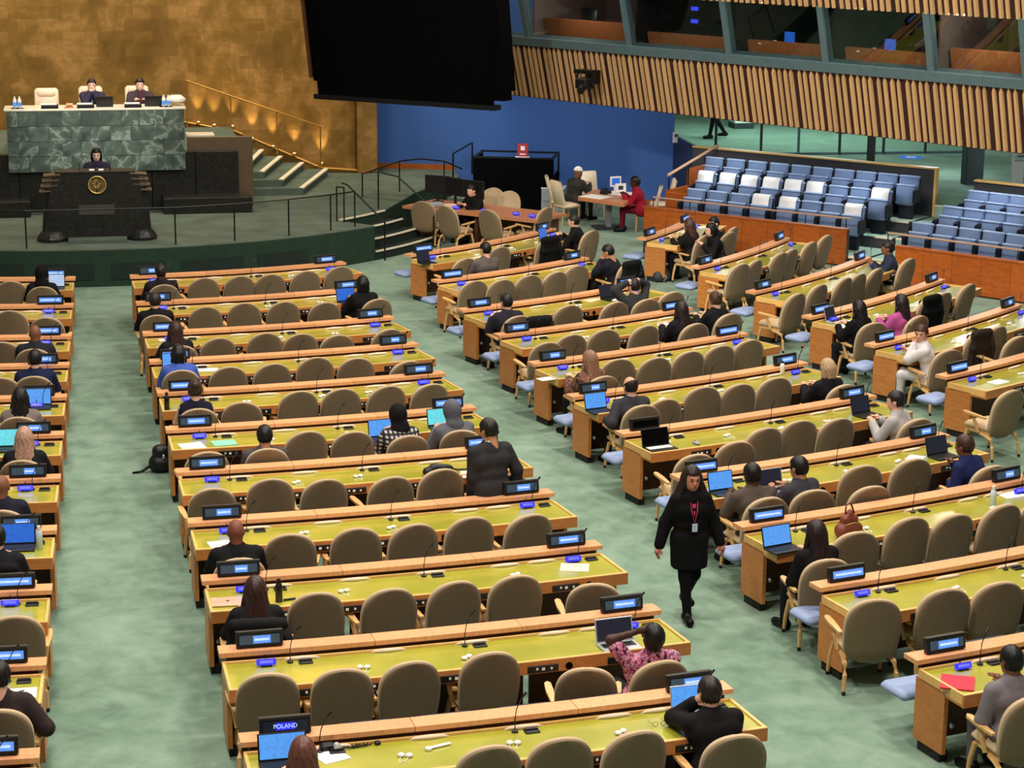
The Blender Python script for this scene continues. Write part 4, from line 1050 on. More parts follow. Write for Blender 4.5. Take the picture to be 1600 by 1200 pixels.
def ik(S, Wt, l1, l2, hint):
    S, Wt, hint = Vector(S), Vector(Wt), Vector(hint); d = Wt-S; L0 = d.length
    if L0 > (l1+l2)*.99: Wt = S+d*((l1+l2)*.99/L0); d = Wt-S; L0 = d.length
    u = d.normalized(); x = (l1*l1-l2*l2+L0*L0)/(2*L0); hgt = math.sqrt(max(0, l1*l1-x*x))
    w = hint-u*hint.dot(u); w = w.normalized() if w.length > 1e-5 else Vector((0, 0, -1))
    return S+u*x+w*hgt, Wt
def hand(mb, wr, el, s, curl=.5, nrm=None):
    d = (wr-el).normalized()
    up = Vector(nrm) if nrm is not None else Vector((0, 0, 1)); up = (up-d*up.dot(d)); up = up.normalized() if up.length > .05 else Vector((1, 0, 0))
    sd = d.cross(up)*s
    kn = wr+d*.085
    mb.tube([wr-d*.02, wr+d*.03, wr+d*.065, kn], [.024, .034, .039, .036], 8, True)
    for i, (o, ln) in enumerate(((-.028, .066), (-.009, .076), (.010, .07), (.028, .055))):
        p0 = kn+sd*o-d*.012; p1 = p0+d*ln*.5-up*(.018*curl); p2 = p1+d*ln*.35-up*(.03*curl); p3 = p2+d*ln*.22*(1-curl*.6)-up*(.022*curl)
        mb.tube([p0, p1, p2, p3], [.0105, .0095, .0088, .0065], 6)
    t0 = wr+d*.03-sd*.028; mb.tube([t0, t0+d*.03-sd*.028-up*.008, t0+d*.06-sd*.034-up*.018], [.013, .0115, .008], 6)
def person(label, P, rz, hair='short', hcol=(26, 20, 18), skin=LT, top=(30, 30, 36), bottom=(26, 26, 30), lean=8, hyaw=0, hpitch=8, L='desk', Rr='desk', pose='sit', collar=None, tie=None, res=1.0, face=False, sleeve=1.0, shoes=(16, 14, 14), legs=None, twist=0, headtop=None, topmat=None, skirt=None, group='people in the hall', seat=.0, tilt=0, bulk=None):
    bulk = bulk or (.96 if hair in ('long', 'wavy', 'bun', 'bob', 'scarf') else 1.12)
    HS = 1.09
    hip = Vector((0, 0, .515+seat)) if pose == 'sit' else Vector((0, 0, .92))
    ln = R_(lean); sp = Vector((math.sin(R_(tilt)), math.sin(ln), math.cos(ln))).normalized()
    tw = Matrix.Rotation(R_(twist), 3, 'Z')
    sx = tw @ Vector((1, 0, 0)); fwd = tw @ Vector((0, 1, 0))
    TL = .475 if pose == 'sit' else .50; chest = hip+sp*.34; sh = hip+sp*(TL-.045); nk = hip+sp*TL
    Rh = Matrix.Rotation(R_(hyaw+twist), 3, 'Z') @ Matrix.Rotation(-R_(hpitch), 3, 'X')
    hc = nk+sp*.085+Vector((0, .018, .078))
    prims_t = [(hip-sx*.08*bulk, hip+sx*.08*bulk, .124, .124), (hip+sp*.17-sx*.068*bulk, hip+sp*.17+sx*.068*bulk, .108, .108), (hip+sp*.32-sx*.105*bulk, hip+sp*.32+sx*.105*bulk, .118, .118), (sh-sx*.15*bulk-sp*.022, sh, .066, .08), (sh, sh+sx*.15*bulk-sp*.022, .08, .066), (sh, nk+sp*.035, .085, .068)]
    neck = [(nk-sp*.02, hc+Vector((0, -.02, -.06)), .064, .058)]
    arms = {}; mbh = MB(); prims_a = []; sleeves = []
    for s, a in ((-1, L), (1, Rr)):
        S = sh+sx*(s*.186*bulk)-sp*.022
        hint = Vector((s*.6, -.25, -1))
        if isinstance(a, tuple): Wt = Vector(a[:3]); hint = Vector(a[3:6]) if len(a) >= 6 else hint
        elif a == 'desk': Wt = Vector((s*.13, .40, .83)) if pose == 'sit' else Vector((s*.2, .35, .9))
        elif a == 'lap': Wt = Vector((s*.10, .30, .66+seat))
        elif a == 'arm': Wt = Vector((s*.30, .20, .70+seat)); hint = Vector((s*.5, -1, -.3))
        elif a == 'chin': Wt = hc+fwd*.10+sx*(s*.05)+Vector((0, 0, -.16)); hint = Vector((s*.7, .2, -1))
        elif a == 'cheek': Wt = hc+sx*(s*.10)+fwd*.07+Vector((0, 0, -.10)); hint = Vector((s*.8, .3, -1))
        elif a == 'head': Wt = hc+sx*(s*.145)+fwd*.01+Vector((0, 0, .075)); hint = Vector((s*1, .35, -.25))
        elif a == 'hang': Wt = sh+sx*(s*.25)+Vector((0, .04, -.52)); hint = Vector((s*.3, -1, 0))
        El, Wt = ik(S, Wt, .285, .255, hint)
        seg = [(S, El, .056, .044), (El, Wt, .043, .028)]
        prims_a += seg
        if sleeve >= 1: sleeves += [(S, El, .064, .054), (El, El+(Wt-El)*.97, .054, .042)]
        elif sleeve > 0: sleeves += [(S, S+(El-S)*.7, .06, .055)]
        if a in ('head', 'chin', 'cheek'):
            tgt = hc+Vector((0, .03, .06 if a == 'head' else -.06)); nrm = (Wt-tgt); hand(mbh, Wt, El, s, .55, nrm)
        else: hand(mbh, Wt, El, s, .45)
    lg = []; feet = []
    for s in (-1, 1):
        h0 = hip+Vector((s*.085, 0, -.02))
        if pose == 'sit': kn = Vector((s*.13, .43, .51+seat)); an = Vector((s*.13, .44, .10)); toe = an+Vector((s*.02, .15, -.06))
        else:
            kn, an = (Vector(q) for q in (legs[(s+1)//2] if legs else ((s*.09, .02, .50), (s*.09, -.02, .09)))); toe = an+Vector((s*.015, .15, -.055))
        lg += [(h0, kn, .082, .056), (kn, an, .054, .036)]; feet.append((an, toe))
    t = thing('person', label, 'person', P, rz, group)
    h = .026*res
    V, Q = sdf_mesh(prims_t+neck+prims_a+lg+[(a, b, .026, .02) for a, b in feet], h)
    HV, HQ = head_mesh('h', .0105 if res < 1.05 else .013)
    Rm = np.array(Rh)*HS; HV = HV @ Rm.T+np.array(hc)
    hm = MB(); hm.v = [tuple(v) for v in HV]; hm.f = [tuple(int(i) for i in q) for q in HQ]
    b = len(hm.v); hm.v += mbh.v; hm.f += [tuple(i+b for i in q) for q in mbh.f]
    link('body', np_mesh('body', V, Q, skinmat(skin), hm), t)
    hr = hair_mesh(hair, .0125 if res < 1.05 else .015)
    if hr is not None:
        nm = {'scarf': 'headscarf', 'hood': 'hood', 'cap': 'cap'}.get(hair, 'hair')
        mt = cmat(hcol) if nm != 'hair' else hairmat(hcol)
        link(nm, np_mesh(nm, hr[0] @ Rm.T+np.array(hc), hr[1], mt), t)
    # clothing
    hem = [(hip-sx*.10, hip+sx*.10, .14, .14)] if pose == 'sit' else [(hip-sx*.08*bulk+Vector((0, 0, -.07)), hip+sx*.08*bulk+Vector((0, 0, -.07)), .125, .125)]
    tp = prims_t[:5]+[(sh, nk+sp*.01, .092, .07)]+hem+sleeves
    V, Q = sdf_mesh(tp, .021*res, .018, .03)
    link('jacket' if collar or sleeve >= 1 else 'top', np_mesh('top', V, Q, topmat or cmat(top)), t)
    if skirt:
        V, Q = sdf_mesh([(hip-sx*.07, hip+Vector((-.06, .02, -.33)), .13, .13), (hip+sx*.07, hip+Vector((.06, .02, -.33)), .13, .13)], .024, .012, .06, lambda X, Y, Z: (.60-Z)); link('skirt', np_mesh('skirt', V, Q, cmat(skirt)), t)
    V, Q = sdf_mesh(lg+[(hip-sx*.08, hip+sx*.08, .122, .122)], .025*res, .012, .03); link('trousers', np_mesh('trousers', V, Q, cmat(bottom)), t)
    for a, b2 in feet:
        V, Q = sdf_mesh([(a+Vector((0, -.045, -.04)), b2, .050, .042), (a, a+Vector((0, -.02, -.05)), .048, .048)], .02, .004, .02, lambda X, Y, Z: (.004-Z)); link('shoe', np_mesh('shoe', V, Q, cmat(shoes, .35)), t)
    if collar:
        c = MB(); pts = []
        for i in range(13):
            a = 2*PI*i/12; pts.append(nk+sp*.045+Vector((math.cos(a)*.066, math.sin(a)*.066-.006, .01*math.sin(a)*-1)))
        c.tube(pts, .016, 6, False); obj('collar', c, cmat(collar), t, True)
        if face: obj('shirt_front', MB().add([nk+fwd*.072+sx*.045+sp*.02, nk+fwd*.072-sx*.045+sp*.02, nk+fwd*.140-sp*.22, nk+fwd*.085+sx*.04+sp*.01, nk+fwd*.085-sx*.04+sp*.01, nk+fwd*.150-sp*.22], [(0, 1, 2), (5, 4, 3), (0, 3, 4, 1), (1, 4, 5, 2), (2, 5, 3, 0)]), cmat(collar), t)
    if tie: obj('tie', MB().tube([nk+fwd*.09+sp*.02, nk+fwd*.125-sp*.08, nk+fwd*.148-sp*.22], [.014, .016, .022], 6), cmat(tie), t)
    if face:
        for s in (-1, 1):
            p = hc+Rh @ Vector((s*.03, .087, .012))*HS; obj('eye', MB().lathe([(.003, -.009), (.009, -.004), (.009, .004), (.003, .009)], 8, p), 'eye_dark', t)
            q0, q1, q2 = (hc+Rh @ Vector(v)*HS for v in ((s*.016, .094, .032), (s*.032, .092, .037), (s*.048, .080, .031))); obj('eyebrow', MB().tube([q0, q1, q2], .004, 5), hairmat(hcol), t)
        q = [hc+Rh @ Vector(v)*HS for v in ((-.022, .086, -.056), (0, .096, -.054), (.022, .086, -.056))]; obj('mouth', MB().tube(q, .005, 5), 'lip', t)
    return t
def seated(label, px, off=0, face_to=None, hz=1.335, **kw):
    """sit a person so that the top of the head is where it stands in the hall"""
    lean = kw.get('lean', 8); seat = kw.get('seat', 0)
    sp = Vector((math.sin(R_(kw.get('tilt', 0))), math.sin(R_(lean)), math.cos(R_(lean)))).normalized()
    top = Vector((0, 0, .515+seat))+sp*.56+Vector((0, .018, .078))
    zt = top.z+.135+kw.pop('z0', 0)
    Hd = at(px[0], px[1], zt); a = ang(Hd)
    rz = (a if face_to is None else face_to)+R_(off)
    best = None; want = kw.pop('chair', None)
    if face_to is None:
        for key, (Q, crz) in CHAIRS.items():
            d = math.hypot(Q.x-Hd.x, Q.y-Hd.y)
            if ((want == key) if want else (key not in TAKEN and d < .75)) and (best is None or d < best[0]): best = (d, key, Q, crz)
    if best is not None:
        d, key, Q, crz = best; TAKEN.add(key); opt = None
        side = Matrix.Rotation(crz, 3, 'Z') @ Vector((1, 0, 0)); fw_ = Matrix.Rotation(crz, 3, 'Z') @ Vector((0, 1, 0))
        for le in range(-14, 29, 2):
            for fy in (-.08, -.04, 0.0, .05, .1, .15, .2, .25):
                for lx in (-.3, -.25, -.2, -.15, -.1, -.05, 0, .05, .1, .15, .2, .25, .3):
                    spn = Vector((math.sin(R_(kw.get('tilt', 0))), math.sin(R_(le)), math.cos(R_(le)))).normalized()
                    tp = Vector((0, 0, .515+seat))+spn*.56+Vector((0, .018, .078+.135))
                    W_ = Q+side*lx+fw_*fy+Matrix.Rotation(rz, 3, 'Z') @ Vector((tp.x, tp.y, 0))+Vector((0, 0, tp.z))
                    u_, v_ = project(W_); c = math.hypot(u_-px[0], v_-px[1])*85/RPX(W_)+abs(le-lean)*.45+abs(fy)*12+abs(lx)*10
                    if opt is None or c < opt[0]: opt = (c, le, fy, lx)
        c, le, fy, lx = opt; kw['lean'] = le
        P = Q+side*lx+fw_*fy; P.z = 0
        mv = side*(lx*.85)+fw_*(min(fy, 0)); Q2 = Q+mv; Q2.z = 0; CHOBJ[key].location = Q2; CHAIRS[key] = (Q2, crz)
        return person(label, P, rz, **kw)
    P = Hd-Matrix.Rotation(rz, 3, 'Z') @ Vector((top.x, top.y, 0)); P.z = zt-top.z-.135
    return person(label, P, rz, **kw)
TAKEN = set()
def project(W_):
    v = W_-CAM; zc = v.dot(_fw); return 800+FPX*v.dot(_r2)/zc, 600-FPX*v.dot(_u2)/zc
def RPX(W_): return FPX/(W_-CAM).dot(_fw)
BK, NV, GY, LG = (22, 22, 26), (26, 32, 62), (58, 58, 64), (172, 166, 164)
BH, DB, BD = (22, 18, 18), (54, 34, 26), (70, 44, 32)
PEOPLE = [
 ('person in black with covered dark hair at the leftmost front-row desk', (66, 421), dict(hair='scarf', hcol=(16, 14, 16), top=BK, lean=16)),
 ('bald person in a dark suit bending over the left block third-row desk', (56, 508), dict(hair='bald', skin=BR, top=(34, 34, 40), lean=22)),
 ('person with short black hair and navy jacket, fourth row, left block', (54, 547), dict(top=NV, hcol=BH, lean=14)),
 ('person with long black hair in grey at a lit laptop, left block', (30, 608), dict(hair='long', hcol=BH, top=(120, 108, 104), lean=14)),
 ('person with long fair hair and black jacket, sixth row, left block', (40, 668), dict(hair='long', hcol=(176, 138, 116), top=BK, lean=10)),
 ('bald person in a dark navy suit at the left edge, seventh row', (3, 745), dict(hair='bald', skin=BR, top=(30, 30, 44), lean=12)),
 ('person in black with a white collar cut off by the left edge', (-6, 823), dict(hair='short', top=BK, collar=(230, 230, 230), lean=18)),
 ('person in a dark brown jacket at the lower left edge beside white paper', (-6, 1061), dict(hair='short', top=(52, 40, 40), lean=2, Rr='arm')),
 ('dark-haired person at the left end of the middle block front row', (251, 420), dict(hair='short', hcol=(38, 28, 26), skin=DK, top=(30, 26, 28), lean=12)),
 ('dark-suited person at the left end of the middle block second row', (239, 470), dict(hair='short', hcol=(40, 32, 30), top=(22, 18, 20), lean=16)),
 ('person with long brown hair and black jacket, third row, middle block', (276, 511), dict(hair='long', hcol=DB, top=BK, lean=18, off=14)),
 ('person with black hair in a blue shirt, fourth row, middle block', (276, 542), dict(hair='bob', hcol=BH, top=(66, 92, 176), lean=20)),
 ('person with tied-up hair in a sleeveless navy top, fifth row', (304, 597), dict(hair='bun', hcol=(60, 42, 36), top=(26, 26, 44), sleeve=.0, lean=10)),
 ('person with black hair and grey suit slouching at the sixth-row middle desk', (415, 685), dict(hair='short', hcol=BH, skin=MD, top=(78, 74, 76), lean=2, seat=-.09, chair=(2, 5, 1), L='lap', Rr='lap')),
 ('person in a black headscarf and plaid shirt at a glowing laptop', (621, 632), dict(hair='scarf', hcol=(20, 18, 20), topmat='plaid', lean=24)),
 ('person in a grey hood at the right end of the sixth-row middle desk', (706, 630), dict(hair='hood', hcol=(92, 92, 100), top=(96, 96, 104), lean=20, off=10)),
 ('bald brown-skinned person in a black suit, eighth row, middle block', (370, 816), dict(hair='bald', skin=(126, 76, 56), top=(20, 20, 22), lean=14, res=.85)),
 ('person with straight brown hair in a black coat behind a pink laptop', (400, 915), dict(hair='long', hcol=(56, 34, 28), top=(24, 24, 26), collar=(232, 228, 222), lean=12, res=.85)),
 ('person in a floral top with one hand over the head', (1018, 976), dict(hair='short', hcol=(18, 14, 14), skin=DK, topmat='floral', lean=-12, hpitch=-14, L='head', Rr='lap', sleeve=.5, res=.8)),
 ('person in a black suit leaning a cheek on one hand, bottom row', (1107, 1059), dict(hair='short', hcol=(36, 24, 22), top=(20, 18, 20), lean=22, L='cheek', collar=(236, 236, 236), res=.8)),
 ('person with long chestnut hair at the bottom edge facing a laptop', (472, 1154), dict(hair='long', hcol=(104, 62, 50), top=(60, 56, 60), lean=10, res=.8)),
 ('person in black at the right end of the middle block second row', (566, 428), dict(hair='bob', hcol=(14, 12, 12), skin=MD, top=(18, 16, 18), lean=12)),
 ('dark-haired person with a grey jacket in the right-hand front row', (758, 379), dict(hair='short', hcol=(20, 16, 16), top=(96, 88, 84), lean=6, face_to=R_(26))),
 ('dark-haired person in black reaching to a blue tablet, right-hand front row', (903, 343), dict(hair='short', hcol=(30, 24, 22), top=(20, 18, 20), lean=14, off=20)),
 ('person in a dark suit rubbing the face, second row right-hand block', (949, 377), dict(hair='short', hcol=BH, skin=MD, top=(26, 26, 36), lean=20, L='chin', off=18, hpitch=22)),
 ('dark-haired person in a dark jacket at the left of the right-hand third row', (790, 460), dict(hair='short', hcol=(28, 24, 26), top=(40, 38, 46), lean=16)),
 ('person in a dark grey shirt with both hands at the head', (990, 437), dict(hair='short', hcol=(28, 22, 20), top=(50, 52, 54), lean=10, L='head', Rr='head')),
 ('person with very long dark hair in black reading white papers', (1064, 471), dict(hair='long', hcol=(36, 24, 24), top=BK, lean=12)),
 ('person in black with brown hair tied up, right end of fourth row', (1120, 465), dict(hair='bun', hcol=(70, 46, 36), top=BK, lean=10)),
 ('person with long light-brown hair in a brown patterned jacket', (924, 560), dict(hair='long', hcol=(138, 102, 78), topmat='brown_pattern', lean=8, off=8)),
 ('balding person in a dark grey suit before a lit laptop', (985, 588), dict(hair='fringe', hcol=(30, 24, 22), skin=(214, 160, 132), top=(56, 54, 60), lean=10, L='arm', collar=(220, 220, 224))),
 ('blond person in black with a wide white collar', (1296, 570), dict(hair='bob', hcol=(178, 148, 112), top=BK, collar=(240, 240, 236), lean=8)),
 ('person in a pale grey suit typing on a dark laptop', (1405, 602), dict(hair='short', hcol=(28, 22, 22), top=LG, lean=20, off=24, hyaw=10)),
 ('dark-skinned person in a brown grey suit wearing an earpiece', (1176, 740), dict(hair='short', hcol=(16, 12, 12), skin=DK, top=(84, 72, 64), lean=14, res=.85)),
 ('person with black hair in a charcoal suit beside an open laptop', (1250, 717), dict(hair='short', hcol=(16, 14, 16), skin=MD, top=(60, 58, 64), lean=12, off=14, res=.85)),
 ('person with a shaved head and navy suit leaning to a dark laptop', (1508, 675), dict(hair='short', hcol=(60, 36, 28), skin=(120, 74, 54), top=(28, 36, 78), lean=20, off=16, collar=(236, 236, 240), L='lap', res=.85)),
 ('person with dark hair in black next to a brown leather bag', (1277, 822), dict(hair='long', hcol=(34, 20, 20), top=(16, 14, 16), lean=10, L='lap', res=.85)),
 ('bearded person in a grey suit beside a red folder', (1579, 1010), dict(hair='short', hcol=(14, 12, 14), skin=BR, top=(116, 108, 112), lean=14, res=.8, L='lap', bottom=(96, 92, 96))),
 ('person with brown hair in black at the far right block front desk', (1076, 350), dict(hair='long', hcol=(70, 42, 32), top=(24, 20, 22), lean=10, off=-4)),
 ('person in a black suit holding papers, turned to the left, far right block', (1117, 336), dict(hair='short', hcol=(18, 16, 18), top=(20, 20, 24), lean=16, off=66, face=True, z0=.05)),
 ('dark-haired person bent over papers between two others, far right block', (1111, 349), dict(hair='bob', hcol=(16, 14, 14), top=(20, 18, 20), lean=20, off=44, face_to=R_(50))),
 ('person in a navy suit by the wooden parapet, far right block', (1387, 377), dict(hair='short', hcol=BH, skin=BR, top=(40, 46, 66), lean=14, off=22)),
 ('person with black hair in black at an open laptop, far right block', (1341, 470), dict(hair='long', hcol=(18, 14, 14), top=(14, 12, 14), lean=10)),
 ('person with dark hair in a magenta top', (1411, 466), dict(hair='long', hcol=(30, 20, 22), top=(172, 78, 136), lean=8)),
 ('person in a white jacket resting chin on hand, looking back', (1440, 505), dict(hair='short', hcol=(64, 40, 32), skin=(206, 150, 126), top=(208, 200, 200), bottom=(202, 196, 196), lean=16, off=30, twist=8, hyaw=68, hpitch=4, L='chin', face=True, res=.85)),
]
for lab, px, kw in PEOPLE:
    kw = dict(kw); kw.setdefault('res', 1.15 if px[1] < 560 else 1.0); seated(lab, px, **kw)
# standing figures
P = at(1078, 972, 0)
wk = person('walking person in black jacket and skirt with long dark hair and badge', P+Vector((0, .12, 0)), R_(180+2), hair='wavy', hcol=(34, 22, 22), skin=(196, 128, 104), top=(14, 13, 15), bottom=(12, 12, 13), skirt=(14, 14, 16), pose='stand', lean=2, hpitch=6, L=(-.33, .06, .86, -.4, -1, 0), Rr=(.33, -.02, .84, .4, -1, 0), face=True, res=.72, bulk=.82, legs=(((-.07, .0, .50), (-.05, -.22, .20)), ((.06, .07, .50), (.04, .12, .10))), shoes=(12, 12, 12), collar=(190, 60, 96))
obj('lanyard', MB().tube([(-.05, .10, 1.42), (-.03, .155, 1.25), (0, .165, 1.13), (.03, .155, 1.25), (.05, .10, 1.42)], .005, 5), cmat((200, 70, 100)), wk)
bg = obj('badge', MB().box((.0, .175, 1.08), (.06, .008, .09), bev=.003), cmat((190, 205, 225)), wk)
Hd = at(765, 649, 1.76)
person('standing person in a dark suit pulling back a chair, seen from behind', Vector((Hd.x+.02, Hd.y-.10, 0)), ang(Hd)+R_(8), hair='short', hcol=(26, 20, 20), skin=MD, top=(48, 46, 50), bottom=(30, 30, 34), pose='stand', lean=10, hyaw=18, hpitch=14, L=(-.20, .16, .72, -.3, -1, 0), Rr=(.34, .02, .84, .8, -.6, 0), res=.8, collar=(220, 216, 210))
# rostrum and podium
for lab, x, y, kw in (('person in a navy suit with hands clasped behind the rostrum', 143, 125, dict(L='chin', Rr='chin', top=(48, 46, 66), hair='short', hcol=(34, 28, 28), collar=(242, 242, 246))), ('person with red tie behind the rostrum beside a laptop', 218, 121, dict(top=(66, 54, 62), hair='short', hcol=(26, 20, 20), collar=(244, 242, 244), tie=(130, 40, 56)))):
    Q = atY(x, y, 46.75); person(lab, Vector((Q.x, 46.85, ZU+.28)), PI, lean=6, hpitch=4, face=True, res=1.1, skin=(240, 196, 172), **kw)
Q = atY(150, 230, 42.35)
person('person with black hair in navy speaking at the granite podium', Vector((Q.x, 42.45, ZS+.02)), PI, hair='bob', hcol=(14, 10, 12), skin=(240, 196, 176), top=(46, 42, 60), pose='stand', lean=4, hpitch=10, face=True, res=1.1, L=(-.2, .33, 1.12), Rr=(.2, .33, 1.12), collar=(120, 110, 140))
# table group
Q = at(905, 262, 1.33); seated('person in a white cap and dark robe at the small side table', (904, 261), face_to=R_(-62), hair='cap', hcol=(236, 226, 214), skin=BR, top=(52, 50, 46), lean=14, res=1.15)
seated('person in a red dress at the small side table', (992, 276), face_to=R_(70), hair='short', hcol=(24, 18, 18), skin=DK, top=(150, 24, 44), bottom=(110, 20, 36), lean=16, res=1.15)
seated('person in black among the monitors on the brown curved table', (737, 289), face_to=R_(120), hair='short', hcol=(18, 16, 16), top=(16, 16, 18), lean=14, res=1.15)
Q = at(1121, 216, ZL)
person('person in a dark coat walking in the lobby, only legs in view', Vector((Q.x, Q.y, ZL)), R_(90), hair='short', top=(22, 20, 20), bottom=(16, 14, 14), pose='stand', lean=2, L='hang', Rr='hang', res=1.2, legs=(((-.08, .16, .50), (-.08, .24, .10)), ((.08, .02, .50), (.08, -.22, .14))))
# ================================================================== PODIUM AND ROSTRUM ITEMS
pd = thing('podium', 'black granite speaking podium with a round gold emblem', 'podium', (-.04, 41.75, ZS))
def taper(w0, w1, d0, d1, z0, z1, yc=0, xc=0):
    vs = [(xc-w0/2, yc-d0/2, z0), (xc+w0/2, yc-d0/2, z0), (xc+w0/2, yc+d0/2, z0), (xc-w0/2, yc+d0/2, z0), (xc-w1/2, yc-d1/2, z1), (xc+w1/2, yc-d1/2, z1), (xc+w1/2, yc+d1/2, z1), (xc-w1/2, yc+d1/2, z1)]
    return MB().add(vs, [(0,3,2,1),(4,5,6,7),(0,1,5,4),(1,2,6,5),(2,3,7,6),(3,0,4,7)])
obj('body', taper(2.1, 1.66, .5, .4, .06, 1.33), 'black_granite', pd)
obj('reading_top', MB().box((0, .08, 1.35), (1.56, .5, .05), bev=.012), 'black_granite', pd)
for s in (-1, 1):
    obj('foot', MB().lathe([(.30, 0), (.30, .06), (.24, .16), (.2, .2)], 18, (s*.88, -.12, 0)), 'black_granite', pd)
    obj('side_column', MB().tube([(s*.97, -.06, .1), (s*.90, -.04, 1.05)], [.11, .1], 10), 'black_granite', pd)
    for i in range(4):
        z = 1.0+.105*i; obj('louvre', MB().box(None, (.34, .3, .035), M=Matrix.Translation((s*(.93-.03*i), -.06, z)) @ Matrix.Rotation(s*R_(4), 4, 'Y'), bev=.008), 'bronze', pd)
obj('front_step', MB().box((0, -.36, .04), (1.15, .3, .08), bev=.01), 'stage_carpet', pd)
obj('name_panel', MB().box(None, (.70, .02, .2), M=Matrix.Translation((0, -.235, .62)) @ Matrix.Rotation(-R_(2.2), 4, 'X'), bev=.004), 'bronze_plate', pd)
eb_ = obj('emblem', MB().tube([(0, 0, 0), (0, -.025, 0)], .18, 32), 'emblem_dark', pd, loc=(.03, -.222, 1.12))
ring = [Vector((math.cos(a)*.168, -.03, math.sin(a)*.168)) for a in np.linspace(0, 2*PI, 33)]
obj('emblem_rim', MB().tube(ring, .014, 6, False), 'emblem_gold', eb_)
mb = MB()
for rr in (.035, .065, .095):
    mb.tube([Vector((math.cos(a)*rr, -.028, .02+math.sin(a)*rr)) for a in np.linspace(0, 2*PI, 25)], .0028, 4, False)
for q in range(8):
    a = q*PI/4; mb.tube([(math.cos(a)*.02, -.028, .02+math.sin(a)*.02), (math.cos(a)*.1, -.028, .02+math.sin(a)*.1)], .0025, 4)
obj('emblem_globe', mb, 'emblem_gold', eb_)
mb = MB(); rq = random.Random(5)
for q in range(9):
    a, r0 = rq.uniform(0, 2*PI), rq.uniform(.03, .08); c = Vector((math.cos(a)*r0, -.028, .02+math.sin(a)*r0))
    mb.add([c+Vector((math.cos(t)*rq.uniform(.012, .028), -.004, math.sin(t)*rq.uniform(.01, .022))) for t in np.linspace(0, 2*PI, 8)[:-1]], [tuple(range(7))])
obj('emblem_land', mb, 'emblem_gold', eb_)
for s in (-1, 1):
    mb = MB()
    for q in range(9):
        a = R_(-88+s*0)+s*R_(12+q*13.5) if s > 0 else R_(-92)-R_(12+q*13.5)
        c = Vector((math.cos(a)*.128, -.03, math.sin(a)*.128)); d = Vector((-math.sin(a), 0, math.cos(a)))*s; n_ = Vector((math.cos(a), 0, math.sin(a)))
        for w in (-1, 1):
            e = c+d*.02+n_*w*.016; mb.tube([c, (c+e)/2+n_*w*.004, e], [.002, .006, .001], 5)
    obj('olive_branch', mb, 'emblem_gold', eb_)
for s in (-1, 1): obj('document', MB().box((.03+s*.09, .05, 1.382), (.1, .2, .012)), 'paper', pd)
for s in (-1, 1): obj('microphone', MB().tube([(s*.3, .05, 1.37), (s*.3, .02, 1.52), (s*.22, .1, 1.6)], .008, 6), 'black_metal', pd)
ZT = 2.96
def rpos(x, dy): q = atY(x, 172, 45.35); return Vector((q.x, 45.35+dy, ZT))
for i, (x, lab) in enumerate(((27, 'pair of blue-labelled water bottles on the left end of the rostrum'), (260, 'pair of blue-labelled water bottles on the right end of the rostrum'))):
    t = thing('water_bottles_tray', lab, 'bottles', rpos(x, .1))
    obj('tray', MB().lathe([(.14, 0), (.15, .02)], 16), 'black_plastic', t)
    for s in (-1, 1):
        b = obj('bottle', MB().lathe([(.035, .02), (.038, .06), (.038, .2), (.016, .24), (.014, .26)], 10, (s*.05, 0, 0)), 'white_plastic', t, True)
        obj('label', MB().lathe([(.039, .06), (.039, .15)], 10, (s*.05, 0, 0)), 'screen_blue', b); obj('cap', MB().lathe([(.015, .25), (.015, .275)], 8, (s*.05, 0, 0)), 'white_plastic', b)
P = rpos(72, 1.2); P.z = ZU+.28
t = thing('rostrum_chair', 'empty cream leather high-backed chair behind the rostrum', 'chair', P, PI)
def cream(t):
    obj('backrest', MB().box(None, (.52, .12, .62), M=Matrix.Translation((0, -.2, .80)) @ Matrix.Rotation(R_(8), 4, 'X'), bev=.06), 'cream_leather', t, True)
    obj('head_pad', MB().box((0, -.16, 1.0), (.40, .1, .16), bev=.04), 'cream_leather', t, True)
    obj('seat', MB().box((0, .05, .45), (.54, .5, .12), bev=.05), 'cream_leather', t, True)
    for s in (-1, 1): obj('armrest', MB().box((s*.3, .03, .62), (.07, .36, .05), bev=.02), 'cream_leather', t, True)
    obj('pedestal', MB().tube([(0, .03, .05), (0, .03, .42)], .035, 8), 'grey_metal', t); obj('base', MB().lathe([(.28, 0), (.26, .03), (.05, .07)], 12, (0, .03, 0)), 'black_plastic', t)
cream(t)
for x, lab in ((143, 'cream chair behind the person with clasped hands at the rostrum'), (218, 'cream chair behind the person with the red tie at the rostrum')):
    P = rpos(x, 1.55); P.z = ZU+.28; dup(t, P, PI, lab)
RI = [(78, 'black document tray before the empty cream chair', .36), (134, 'black document tray with papers before the clasped hands', .36), (208, 'black document tray with papers before the red tie', .36)]
for x, lab, w in RI:
    t = thing('document_tray', lab, 'tray', rpos(x, .02))
    obj('body', MB().box((0, 0, .05), (w, .22, .10), bev=.01), 'black_plastic', t); obj('papers', MB().box((-.02, .03, .108), (w*.9, .2, .016)), 'paper', t)
for x, lab in ((164, 'black laptop back beside the clasped hands on the rostrum'), (240, 'larger black laptop back on the rostrum by the bottles')):
    t = thing('laptop', lab, 'laptop', rpos(x, .3), PI)
    obj('base', MB().box((0, 0, .01), (.36, .25, .02), bev=.004), 'black_plastic', t); obj('lid', MB().box(None, (.36, .012, .24), M=Matrix.Translation((0, .14, .13)) @ Matrix.Rotation(-R_(12), 4, 'X'), bev=.004), 'black_plastic', t)
